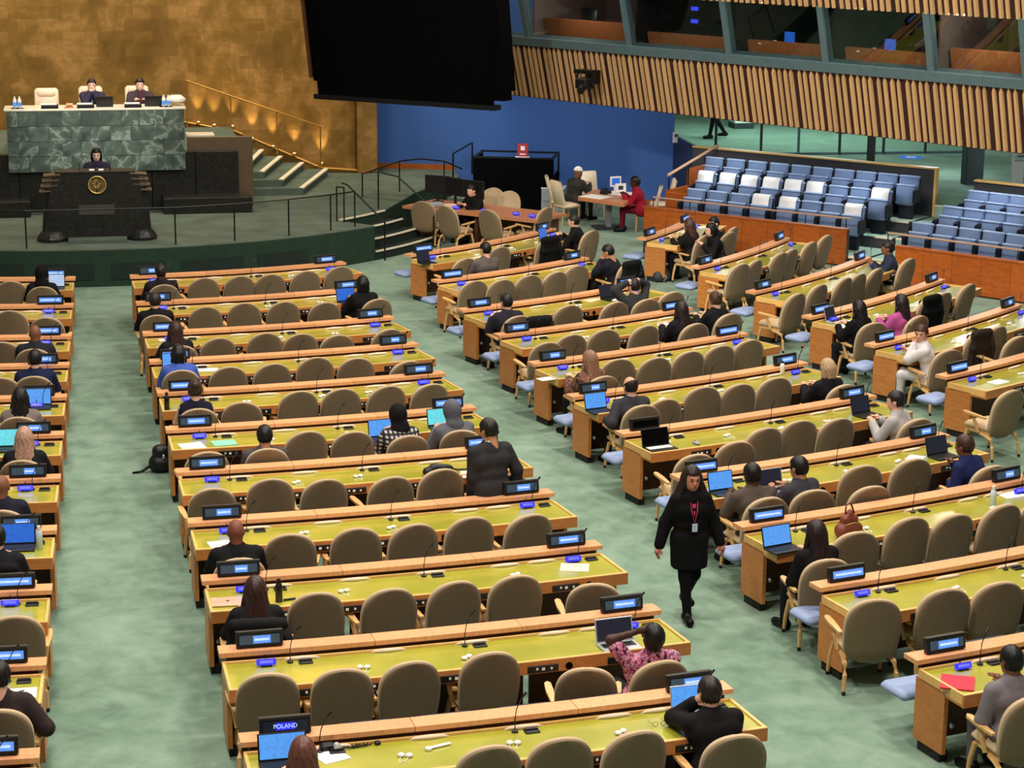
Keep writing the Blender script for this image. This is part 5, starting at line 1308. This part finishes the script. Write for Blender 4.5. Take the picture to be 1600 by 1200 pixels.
t = thing('gavel', 'small wooden gavel block on the rostrum top', 'gavel', rpos(108, 0)); obj('block', MB().lathe([(.09, 0), (.1, .03), (.08, .05)], 14), 'table_wood', t); obj('head', MB().tube([(-.06, 0, .09), (.08, 0, .09)], .04, 10), 'table_wood', t)
t = thing('desk_lamp', 'white shaded lamp at the right end of the rostrum', 'lamp', rpos(272, .35)); obj('stand', MB().tube([(0, 0, 0), (0, 0, .3)], .012, 6), 'brass', t); obj('shade', MB().lathe([(.2, .1), (.22, .16), (.12, .24)], 16, (.06, 0, 0)), 'white_plastic', t, True)
# ================================================================== STAGE-SIDE TABLES
T0_ = Vector((6.75, 44.95, 0)); T1_ = Vector((9.15, 42.55, 0)); tu = (T1_-T0_).normalized(); tn = Vector((-tu.y, tu.x, 0)); tn = tn if tn.x > 0 else -tn; tl = (T1_-T0_).length
t = thing('monitor_table', 'long brown conference table with monitors beside the stage steps', 'table', T0_)
obj('table_top', MB().frame((0, 0, 0), tu, (0, 0, 1), tn, -.15, tl, .70, .76, 0, 1.25), 'table_wood', t)
obj('back_panel', MB().frame((0, 0, 0), tu, (0, 0, 1), tn, .0, tl-.1, .05, .70, .7, .74), 'dark_wood', t)
for s in (.05, tl*.5, tl-.2): obj('leg', MB().frame((0, 0, 0), tu, (0, 0, 1), tn, s, s+.08, 0, .70, .15, 1.1), 'dark_wood', t)
for i, (x, y, tw_) in enumerate(((612, 292, .2), (648, 290, -.3), (678, 292, -.1))):
    P = T0_+tu*(.15+.55*i)+tn*(.95-.1*i); P.z = .76
    m_ = thing('monitor', 'black computer monitor on the brown table, %s from the left' % ORD[i], 'monitor', P, math.atan2(tu.y, tu.x)+PI+tw_, 'monitors on the brown table')
    obj('foot', MB().box((0, 0, .01), (.22, .18, .02), bev=.004), 'black_plastic', m_); obj('neck', MB().box((0, 0, .12), (.05, .04, .22)), 'black_plastic', m_)
    h_ = obj('housing', MB().box((0, 0, .40), (.62, .05, .40), bev=.01), 'black_plastic', m_); obj('screen', MB().box((0, -.027, .40), (.58, .004, .36)), 'black_matte', h_)
for i, (s, q) in enumerate(((.35, .25), (1.1, .3), (1.85, .3), (2.65, .35), (3.1, .3))):
    if s > tl-.2: continue
    P = T0_+tu*s+tn*q; P.z = .76; mini_display(P, math.atan2(tn.y, tn.x)-PI/2, 'small blue display on the brown stage-side table, %s from the left' % ORD[i])
for i, (x, y) in enumerate(((660, 315), (696, 322), (762, 328))):
    P = at(x, y, 1.0); rz = math.atan2(tn.y, tn.x)-PI/2+(.25, -.15, -.1)[i]
    place_chair(Vector((P.x, P.y, 0))+Matrix.Rotation(rz, 3, 'Z') @ Vector((0, .33, 0)), rz, 'tan armchair before the brown stage-side table, %s from the left' % ORD[i])
for i, (x, y) in enumerate(((765, 297), (790, 302))):
    P = at(x, y, 1.0); rz = math.atan2(tn.y, tn.x)+PI/2+.3
    place_chair(Vector((P.x, P.y, 0)), rz, 'tan armchair behind the brown stage-side table, %s one' % ('left', 'right')[i])
P = at(838, 320, 1.0); place_chair(Vector((P.x-.1, P.y-.2, 0)), math.atan2(-tu.y, -tu.x)-PI/2, 'tan armchair at the right end of the brown stage-side table')
t = thing('paper_pile', 'loose papers and a printer-like pale device on the brown table', 'papers', T0_+tu*.75+tn*.55+Vector((0, 0, .76)), .4)
obj('sheet', MB().box((0, 0, .02), (.34, .26, .04)), 'paper_cream', t); obj('device', MB().box((-.3, .1, .05), (.3, .22, .1), bev=.02), 'grey_cabinet', t)
# black equipment enclosure
P0 = Vector((8.95, 48.75, 0)); eu = (Vector((10.75, 48.1, 0))-P0).normalized(); en = Vector((-eu.y, eu.x, 0)); el_ = 1.95
t = thing('equipment_enclosure', 'open-topped black equipment enclosure before the blue wall', 'enclosure', P0)
obj('front_panel', MB().frame((0, 0, 0), eu, (0, 0, 1), en, 0, el_, 0, 1.32, -.04, .0), 'black_matte', t)
obj('side_panel', MB().frame((0, 0, 0), eu, (0, 0, 1), en, 0, .04, 0, 1.32, 0, 1.2), 'black_matte', t); obj('side_panel', MB().frame((0, 0, 0), eu, (0, 0, 1), en, el_-.04, el_, 0, .9, 0, 1.2), 'black_matte', t)
obj('back_panel', MB().frame((0, 0, 0), eu, (0, 0, 1), en, 0, el_, 0, .9, 1.16, 1.2), 'black_matte', t)
for (u0, u1, v0, v1) in ((0, el_, -.05, .02), (0, el_, 1.15, 1.21), (0, .06, 0, 1.2), (el_-.06, el_, 0, 1.2)): obj('top_rail', MB().frame((0, 0, 0), eu, (0, 0, 1), en, u0, u1, 1.32, 1.36, v0, v1), 'black_metal', t)
for u0, v0 in ((el_-.05, 0), (el_-.05, 1.15), (0, 1.15)): obj('corner_post', MB().frame((0, 0, 0), eu, (0, 0, 1), en, u0, u0+.05, 0, 1.36, v0, v0+.05), 'black_metal', t)
obj('side_glass', MB().frame((0, 0, 0), eu, (0, 0, 1), en, el_-.03, el_-.02, .9, 1.32, .05, 1.15), 'clear_glass', t)
t = thing('red_notice', 'small red notice board standing on the black enclosure rim', 'sign', P0+eu*1.2+Vector((0, 0, 1.36)), math.atan2(eu.y, eu.x))
obj('board', MB().box((0, -.02, .17), (.26, .015, .32), bev=.004), 'red_sign', t); obj('figure', MB().box((0, -.03, .22), (.1, .006, .1)).box((0, -.03, .08), (.14, .006, .03)), 'paper', t); obj('base', MB().box((0, -.02, .01), (.34, .06, .02)), 'paper', t)
P = at(868, 335, 0)
t = thing('filing_cabinet', 'low grey two-drawer cabinet against the blue wall', 'cabinet', Vector((P.x, P.y+.2, 0)), R_(-20))
obj('body', MB().box((0, 0, .31), (.55, .5, .62), bev=.01), 'grey_cabinet', t)
for z in (.17, .45): d = obj('drawer', MB().box((0, -.255, z), (.5, .02, .25), bev=.005), 'grey_cabinet', t); obj('handle', MB().box((0, -.27, z+.07), (.14, .02, .015)), 'dark_grey', d)
obj('top', MB().box((0, 0, .635), (.57, .52, .03), bev=.006), 'white_plastic', t)
for i in range(4): tag(obj('glass_tumbler', MB().lathe([(.025, 0), (.032, .09), (.028, .09), (.022, .01)], 10, (0, 0, 0)), 'clear_glass', None, False, Vector((P.x-.15+.09*i, P.y+.22, .652))), 'clear tumbler on the grey cabinet, %s from the left' % ORD[i], 'glass', 'tumblers on the grey cabinet')
# small side table with people
ca, cb, cc, cdd = Vector((10.83, 45.75, 0)), Vector((11.63, 44.64, 0)), Vector((12.45, 46.3, 0)), Vector((11.5, 46.9, 0))
base = (ca+cb+cc+cdd)/4
t = thing('side_table', 'square wooden side table covered with papers beside the gallery parapet', 'table', base)
obj('table_top', MB().prism([(p.x-base.x, p.y-base.y) for p in (ca, cb, cc, cdd)], .68, .76), 'table_wood', t)
obj('pedestal', MB().box((0, 0, .34), (.12, .12, .68), bev=.01), 'grey_cabinet', t); obj('foot', MB().box((0, 0, .02), (.7, .6, .04), bev=.01), 'dark_grey', t)
for i, (dx, dy, w, h_, rz, mt, lab) in enumerate(((-.35, -.15, .62, .5, -.9, 'paper', 'large white sheet at the near side of the square side table'), (.35, .25, .6, .5, -.6, 'paper', 'white sheets on the far side of the square side table'))):
    tag(obj('paper_sheet', MB().box((0, 0, .004), (w, h_, .008)), mt, None, loc=base+Vector((dx, dy, .76)), rz=rz), lab, 'paper')
t = thing('phone_screen', 'white framed tablet stand on the square side table', 'tablet', base+Vector((.28, .5, .76)), R_(10))
obj('frame', MB().box((0, 0, .25), (.28, .03, .24), bev=.01), 'white_plastic', t); obj('screen', MB().box((0, -.018, .25), (.2, .004, .16)), 'screen_deep', t); obj('stand', MB().box((0, .02, .07), (.05, .05, .14)), 'white_plastic', t)
t = thing('printed_card', 'white printed card standing before the tablet on the side table', 'sign', base+Vector((.3, .1, .76)), R_(5))
obj('card', MB().box((0, 0, .16), (.26, .02, .2), bev=.003), 'paper', t); obj('print', MB().box((0, -.012, .16), (.12, .004, .09)), 'dark_grey', t); obj('foot', MB().box((0, 0, .03), (.1, .08, .06)), 'paper', t)
t = thing('desk_gear', 'dark telephones and headset gear heaped on the side table', 'telephone', base+Vector((-.02, .25, .76)), .5)
obj('telephone', MB().box((0, 0, .04), (.22, .2, .08), bev=.02), 'black_plastic', t); obj('handset', MB().tube([(-.1, .04, .1), (0, .06, .12), (.1, .04, .1)], .02, 6), 'black_plastic', t); obj('cup', MB().lathe([(.03, 0), (.04, .1)], 10, (.2, -.15, 0)), 'white_plastic', t)
def cream_chair(P, rz, lab):
    global CC0
    if CC0 is None:
        t = thing('side_chair', lab, 'chair', P, rz, 'cream chairs around the side table'); CC0 = t
        obj('backrest', MB().box(None, (.46, .08, .62), M=Matrix.Translation((0, -.24, .76)) @ Matrix.Rotation(R_(14), 4, 'X'), bev=.12), 'cream_leather', t, True)
        obj('seat', MB().box((0, .03, .45), (.50, .48, .09), bev=.04), 'cream_leather', t, True)
        for s in (-1, 1):
            for y, yy in ((.22, .24), (-.18, -.25)): obj('leg', MB().tube([(s*.2, y, .42), (s*.22, yy, 0)], [.02, .015], 6), 'chair_wood' if True else '', t)
    else: dup(CC0, P, rz, lab)
CC0 = None
for i, (x, y, rz, lab) in enumerate(((885, 283, -70, 'cream chair pulled out at the left of the side table'), (890, 280, -100, 'cream chair behind the person in the white cap'), (926, 272, 190, 'cream chair on the far side of the side table'), (1012, 292, 72, 'cream chair at the right of the side table by the parapet'), (1020, 286, 80, 'cream chair behind the person in red, nearest the blue wall'))):
    P = at(x, y, 1.02); cream_chair(Vector((P.x, P.y, 0)) + (Vector((-.15, .4, 0)) if i == 1 else Vector((.35, .45, 0)) if i == 4 else Vector((0, 0, 0))), R_(rz), lab)
# ================================================================== LAPTOPS AND SMALL THINGS ON THE DESKS
def onto(x, y, z=ZD): return at(x, y, z)
LP = {}
def laptop(px, lab, scr='screen_blue', body='black_plastic', off=0, w=.34, open_=105, deck=None):
    P = onto(*px); a = ang(P)+R_(off)
    t = thing('laptop', lab, 'laptop', P+Vector((0, 0, .004)), a)
    obj('base', MB().box((0, 0, .009), (w, .235, .018), bev=.004), body, t)
    obj('keyboard', MB().box((0, .025, .0185), (w*.86, .11, .003)), deck or 'black_plastic', t)
    M = Matrix.Translation((0, .115, .018)) @ Matrix.Rotation(-R_(open_-90), 4, 'X')
    l = obj('lid', MB().box(None, (w, .01, .225), M=M @ Matrix.Translation((0, 0, .112)), bev=.003), body, t)
    obj('screen', MB().box(None, (w*.93, .002, .2), M=M @ Matrix.Translation((0, -.0058, .114))), scr, l)
for px, lab, kw in (
 ((88, 452), 'glowing tablet laptop on the leftmost front-row desk', dict(scr='screen_white', w=.28)),
 ((66, 583), 'lit laptop in front of the navy jacket, left block fourth row', dict(scr='screen_deep')),
 ((60, 638), 'bright blue laptop beside long black hair, left block fifth row', dict()),
 ((14, 704), 'teal-lit laptop before the long fair hair, left block', dict(scr='screen_teal')),
 ((24, 858), 'large blue-lit laptop at the left edge, eighth row', dict(scr='screen_deep', w=.42)),
 ((545, 474), 'blue-lit laptop at the right end of the middle second row', dict(scr='screen_deep')),
 ((273, 580), 'lit laptop in front of the blue shirt', dict(scr='screen_blue')),
 ((600, 688), 'lit laptop before the black headscarf and plaid shirt', dict()),
 ((692, 670), 'cyan-lit laptop before the grey hood', dict(scr='screen_teal')),
 ((968, 1012), 'silver laptop with a dark screen beside the floral top', dict(scr='screen_dark', body='silver', w=.38)),
 ((1085, 1122), 'white laptop with blue screen in the bottom row', dict(body='silver', off=-4)),
 ((445, 1200), 'black laptop with a picture on its blue screen, bottom left', dict(w=.4)),
 ((668, 412), 'black laptop standing open on the right-hand front row', dict(scr='screen_dark', w=.3)),
 ((857, 376), 'blue tablet at the right end of the right-hand front row', dict(scr='screen_deep', w=.28)),
 ((957, 468), 'dark laptop before the person with hands at the head', dict(scr='screen_dark', w=.36)),
 ((938, 644), 'blue-lit black laptop before the balding person', dict()),
 ((1032, 702), 'black-screened laptop with white keyboard on the seventh right-hand desk', dict(scr='black_matte', deck='white_plastic', body='black_plastic', w=.40)),
 ((1355, 650), 'dark laptop under the hands of the pale grey suit', dict(scr='screen_dark')),
 ((1135, 772), 'blue-lit laptop behind the walking person', dict()),
 ((1212, 768), 'silver laptop with a dark lid between two seated suits', dict(scr='screen_dark', body='silver', w=.36)),
 ((1475, 715), 'dark laptop before the navy suit', dict(scr='screen_dark', w=.36)),
 ((1225, 860), 'black laptop with a light blue page, ninth right-hand desk', dict(w=.38, off=4)),
 ((1308, 503), 'silver laptop with a dark screen in the far right block', dict(scr='screen_dark', body='silver', off=8)),
): laptop(px, lab, **kw)
def sheet(px, lab, mat='paper', w=.21, h=.30, off=0, cat='paper', th=.004, name='paper_sheet', n=1):
    P = onto(*px); a = ang(P)+R_(off)
    o = obj(name, MB().box((0, 0, th/2), (w, h, th)), mat, None, loc=P+Vector((0, 0, .001)), rz=a); tag(o, lab, cat); return o
for a in (((300, 697), 'white papers on the sixth middle desk beside a teal folder', 'paper', .3, .3, 10), ((350, 693), 'pale teal folder on the sixth middle desk', 'paper_teal', .3, .26, 6, 'folder', .012, 'folder'),
          ((345, 852), 'white paper left of the bald person in black', 'paper', .24, .3, 8), ((30, 1085), 'white notepad on the tenth left-block desk', 'paper', .3, .24, 2, 'notepad', .01, 'notepad'),
          ((1496, 1068), 'red folder with a faint crest on the nearest right-hand desk', 'paper_red', .3, .34, -38, 'folder', .014, 'folder'), ((898, 887), 'cream paper at the right end of the ninth middle desk', 'paper_cream', .3, .26, -24),
          ((740, 741), 'white paper by the standing person', 'paper', .3, .3, -12), ((1577, 772), 'white paper near the clear bottle, right edge', 'paper', .3, .3, -6), ((1557, 765), 'blue leaflet under the clear bottle', 'screen_deep', .2, .26, 10),
          ((1430, 716), 'white papers beside the dark laptop of the navy suit', 'paper', .26, .2, 30), ((1045, 505), 'white open papers before the very long dark hair', 'paper', .34, .22, -8), ((925, 468), 'cream paper on the third right-hand desk', 'paper_cream', .4, .26, 10),
          ((262, 530), 'white paper before the long brown hair, third middle row', 'paper', .3, .24, 8), ((325, 578), 'white paper beside the blue shirt', 'paper', .3, .2, -6), ((515, 1180), 'white notes beside the chestnut hair', 'paper', .24, .3, 20),
          ((1070, 362), 'open papers on the far right front desk', 'paper', .3, .22, 30), ((1040, 690), 'white card beside the black-screened laptop', 'paper', .12, .1, 0), ((745, 404), 'loose papers on the right-hand front desk', 'paper', .4, .2, 6), ((1100, 355), 'paper in the hands of the far right front row', 'paper', .24, .3, 40),
          ((855, 592), 'white notes at the left end of the fifth right-hand desk', 'paper', .28, .18, 4), ((1560, 597), 'white round-cornered paper on the far right sixth desk', 'paper', .3, .2, 0)): sheet(*a)
t = thing('laptop', 'closed pink laptop on the ninth middle desk', 'laptop', onto(356, 942), ang(onto(356, 942))+R_(-4)); obj('lid', MB().box((0, 0, .012), (.34, .24, .02), bev=.006), 'pink_metal', t); obj('mark', MB().lathe([(.018, .022), (.018, .0235)], 10), 'dark_grey', t)
def bottle(px, lab, mat='bottle_black', h=.24, r=.036):
    P = onto(*px); t = thing('bottle', lab, 'bottle', P); obj('body', MB().lathe([(r, 0), (r, h*.68), (r*.8, h*.78), (r*.45, h*.84), (r*.45, h*.9)], 12), mat, t, True); obj('cap', MB().lathe([(r*.55, h*.88), (r*.55, h)], 10), 'black_plastic' if mat != 'clear_plastic' else 'white_plastic', t)
bottle((436, 940), 'dark steel bottle right of the straight brown hair'); bottle((261, 640), 'tall black bottle at the left end of the fifth middle desk'); bottle((62, 858), 'clear bottle beside the large blue laptop', 'clear_plastic', .26); bottle((1551, 793), 'clear plastic water bottle on the ninth right-hand desk', 'clear_plastic', .26); bottle((1222, 585), 'white bottle at the right end of the sixth right-hand desk', 'white_plastic', .2)
def blob(name, prims, mat, loc, rz, lab, cat, h=.016, k=.03, extra=None):
    V, Q = sdf_mesh([(Vector(a), Vector(b), ra, rb) for a, b, ra, rb in prims], h, 0, k, lambda X, Y, Z: (.003-Z))
    t = thing(name, lab, cat, loc, rz); link('body', np_mesh(name, V, Q, mat), t)
    for n_, mb_, mt in (extra or []): obj(n_, mb_, mt, t, True)
    return t
P = onto(1326, 838); blob('handbag', [((-.09, 0, .08), (.09, 0, .08), .09, .08), ((-.06, 0, .2), (.06, 0, .2), .06, .05), ((0, 0, .28), (0, 0, .30), .04, .02)], 'brown_leather', P, ang(P), 'slouchy brown leather bag on the ninth right-hand desk', 'bag', extra=[('handle', MB().tube([(-.06, 0, .25), (-.04, .02, .36), (.02, .02, .38), (.06, 0, .26)], .012, 6), 'brown_leather'), ('zip', MB().tube([(-.1, -.07, .16), (0, -.085, .18), (.1, -.07, .16)], .005, 5), 'emblem_gold')])
P = onto(685, 742); blob('handbag', [((-.14, 0, .05), (.14, .02, .05), .06, .06), ((-.06, 0, .09), (.08, 0, .08), .06, .05)], 'black_plastic', P, ang(P), 'black bag lying on the seventh middle desk', 'bag', extra=[('strap', MB().tube([(.1, 0, .09), (.25, .05, .03), (.42, .06, .02), (.5, 0, .015)], .012, 6), 'black_plastic')])
P = at(250, 737, 0); blob('backpack', [((-.02, 0, .12), (.06, 0, .12), .13, .13), ((0, 0, .28), (.04, 0, .28), .10, .10)], 'black_plastic', Vector((P.x-.0, P.y, 0)), 0, 'black backpack standing in the aisle against the sixth middle desk', 'bag', extra=[('strap', MB().tube([(-.1, -.02, .12), (-.26, -.06, .03), (-.36, -.05, .015), (-.22, .0, .02), (-.08, .04, .1)], .014, 6), 'black_plastic'), ('buckle', MB().box((.05, -.13, .24), (.03, .02, .06), bev=.006), 'silver')])
P = at(1032, 440, 0); blob('backpack', [((-.05, 0, .1), (.1, 0, .1), .12, .12), ((.02, 0, .2), (.1, 0, .2), .09, .08)], 'dark_grey', Vector((P.x, P.y, 0)), .3, 'grey and black backpack on the floor below the far right front desk', 'bag', extra=[('strap', MB().tube([(.0, -.12, .2), (.04, -.15, .1), (.0, -.12, .03)], .02, 6), 'silver')])
# coats over chairs
def coat(key, lab, mat, wide=1.0):
    Q, rz = CHAIRS[key]; pr = [(-.20*wide, -.345, .98), (.20*wide, -.345, .98)]
    prims = [((-.17*wide, -.36, .97), (.17*wide, -.36, .97), .06, .06), ((-.2*wide, -.36, .75), (.2*wide, -.36, .75), .055, .055), ((-.2*wide, -.31, .5), (.2*wide, -.31, .5), .05, .05), ((-.16, -.24, .9), (.16, -.24, .9), .05, .05), ((-.18*wide, -.35, .97), (-.22*wide, -.33, .45), .05, .045), ((.18*wide, -.35, .97), (.22*wide, -.33, .45), .05, .045), ((-.10*wide, -.35, .97), (-.10*wide, -.33, .5), .062, .058), ((.10*wide, -.35, .97), (.10*wide, -.33, .5), .062, .058), ((0, -.35, .97), (0, -.33, .5), .062, .058)]
    V, Q2 = sdf_mesh([(Vector(a), Vector(b), ra, rb) for a, b, ra, rb in prims], .02, 0, .04)
    t = thing('coat', lab, 'coat', Q, rz); link('fabric', np_mesh('coat', V, Q2, mat), t)
    s = MB().tube([(.2*wide, -.37, .93), (.26*wide, -.38, .7), (.24*wide, -.36, .45)], [.05, .05, .04], 8); obj('sleeve', s, mat, t, True)
coat((1, 7, 0), 'black coat over the chair at the left edge, eighth row', cmat((14, 14, 16)))
coat((2, 8, 0), 'black and white lined coat over the straight-haired person\'s chair', cmat((22, 22, 24)), 1.25)
coat((3, 1, 5), 'black coat over the chair right of the face-rubbing person', cmat((16, 15, 18)))
coat((3, 0, 2), 'black bag-like coat over a front-row right-hand chair', cmat((18, 16, 18)))
coat((3, 2, 1), 'black jacket over the second chair of the right-hand third row', cmat((20, 20, 24)))
coat((4, 4, 2), 'black coat over the chair right of the magenta top', cmat((10, 10, 12)))
coat((4, 5, 1), 'dark brown jacket over the chair right of the white jacket', cmat((46, 36, 30)))
t = thing('computer_mouse', 'grey mouse beside the black-screened laptop', 'mouse', onto(1088, 694), .3); obj('body', MB().box((0, 0, .018), (.07, .12, .036), bev=.016), 'grey_cabinet', t, True); obj('wheel', MB().tube([(-.005, .03, .036), (.005, .03, .036)], .008, 8), 'dark_grey', t)
t = thing('webcam_cables', 'small camera with tangled black cables on the nearest middle desk', 'camera', onto(520, 1172), .2)
obj('body', MB().box((-.04, .02, .03), (.12, .07, .06), bev=.015), 'black_plastic', t); obj('lens', MB().tube([(.03, 0, .035), (.03, -.05, .035)], .032, 12), 'silver', t)
pts = [Vector((.12+.16*(i/30)+.09*math.cos(i*.9), .02+.06*math.sin(i*.9), .008+.004*(i % 3))) for i in range(34)]; obj('cable', MB().tube(pts, .005, 5), 'black_plastic', t); obj('plug', MB().box((.38, -.03, .015), (.05, .04, .03), bev=.006), 'black_plastic', t)
t = thing('handset', 'long white handset lying on the nearest middle desk', 'handset', onto(675, 1170), .35); obj('grip', MB().box((.08, 0, .012), (.2, .035, .022), bev=.01), 'white_plastic', t, True); obj('ear_cap', MB().lathe([(.03, 0), (.032, .02), (.02, .03)], 12, (-.04, -.01, 0)), 'white_plastic', t, True)
t = thing('pen', 'pen lying on the white notepad at the left edge', 'pen', onto(28, 1084)+Vector((0, 0, .018)), .5); obj('barrel', MB().tube([(-.07, 0, 0), (.06, 0, 0)], .005, 6), 'dark_grey', t); obj('tip', MB().tube([(.06, 0, 0), (.075, 0, 0)], [.004, .001], 6), 'silver', t)
t = thing('marker_pen', 'black marker on the ninth middle desk beside the dark bottle', 'pen', onto(452, 938)+Vector((0, 0, .012)), .2); obj('barrel', MB().tube([(-.06, 0, 0), (.06, 0, 0)], .012, 8), 'black_plastic', t); obj('cap', MB().tube([(.02, 0, 0), (.065, 0, 0)], .0135, 8), 'dark_grey', t)
t = thing('eyeglasses', 'wire glasses lying at the right of the nearest middle desk', 'glasses', onto(1030, 1135), .1)
for s in (-1, 1): obj('lens_rim', MB().tube([Vector((s*.035+math.cos(a)*.024, 0, .026+math.sin(a)*.02)) for a in np.linspace(0, 2*PI, 13)], .003, 5, False), 'grey_metal', t); obj('temple', MB().tube([(s*.06, 0, .03), (s*.06, .12, .02)], .003, 5), 'grey_metal', t)
# side step down from the stage and its black railing
t = thing('stage_side_steps', 'short steps from the stage side to the enclosure', 'steps', (8.6, 48.6, 0)); o = t.location.copy()
for i, (d, z) in enumerate(((0, .5), (.3, .25))): obj('step', MB().box((d*.8-.05, -.55-d*.6, z/2), (.45, .8, z), rz=-.55), 'stage_carpet', t); obj('nosing', MB().box((d*.8+.13, -.66-d*.6, z+.01), (.06, .8, .03), rz=-.55), 'nosing', t)
t = thing('side_railing', 'curved black railing around the lit stage corner by the blue wall', 'railing', (7.0, 46.9, ZS)); o = t.location.copy()
pts = [atY(572, 270, 47.0), atY(624, 252, 47.3), atY(655, 248, 47.6), atY(694, 252, 48.0), atY(722, 264, 48.3)]
obj('handrail', MB().tube([p-o for p in pts], .02, 6), 'black_metal', t)
for p in (pts[1], pts[3]): obj('post', MB().tube([p-o, Vector((p.x, p.y, .3))-o], .016, 6), 'black_metal', t)
t = thing('side_railing', 'tall black stair railing left of the black enclosure', 'railing', (8.7, 49.2, ZS)); o = t.location.copy()
pts = [atY(708, 240, 48.7), atY(738, 223, 50.0)]
obj('handrail', MB().tube([p-o for p in pts], .02, 6), 'black_metal', t)
for p in pts: obj('post', MB().tube([p-o, Vector((p.x, p.y, ZS))-o], .022, 6), 'black_metal', t)
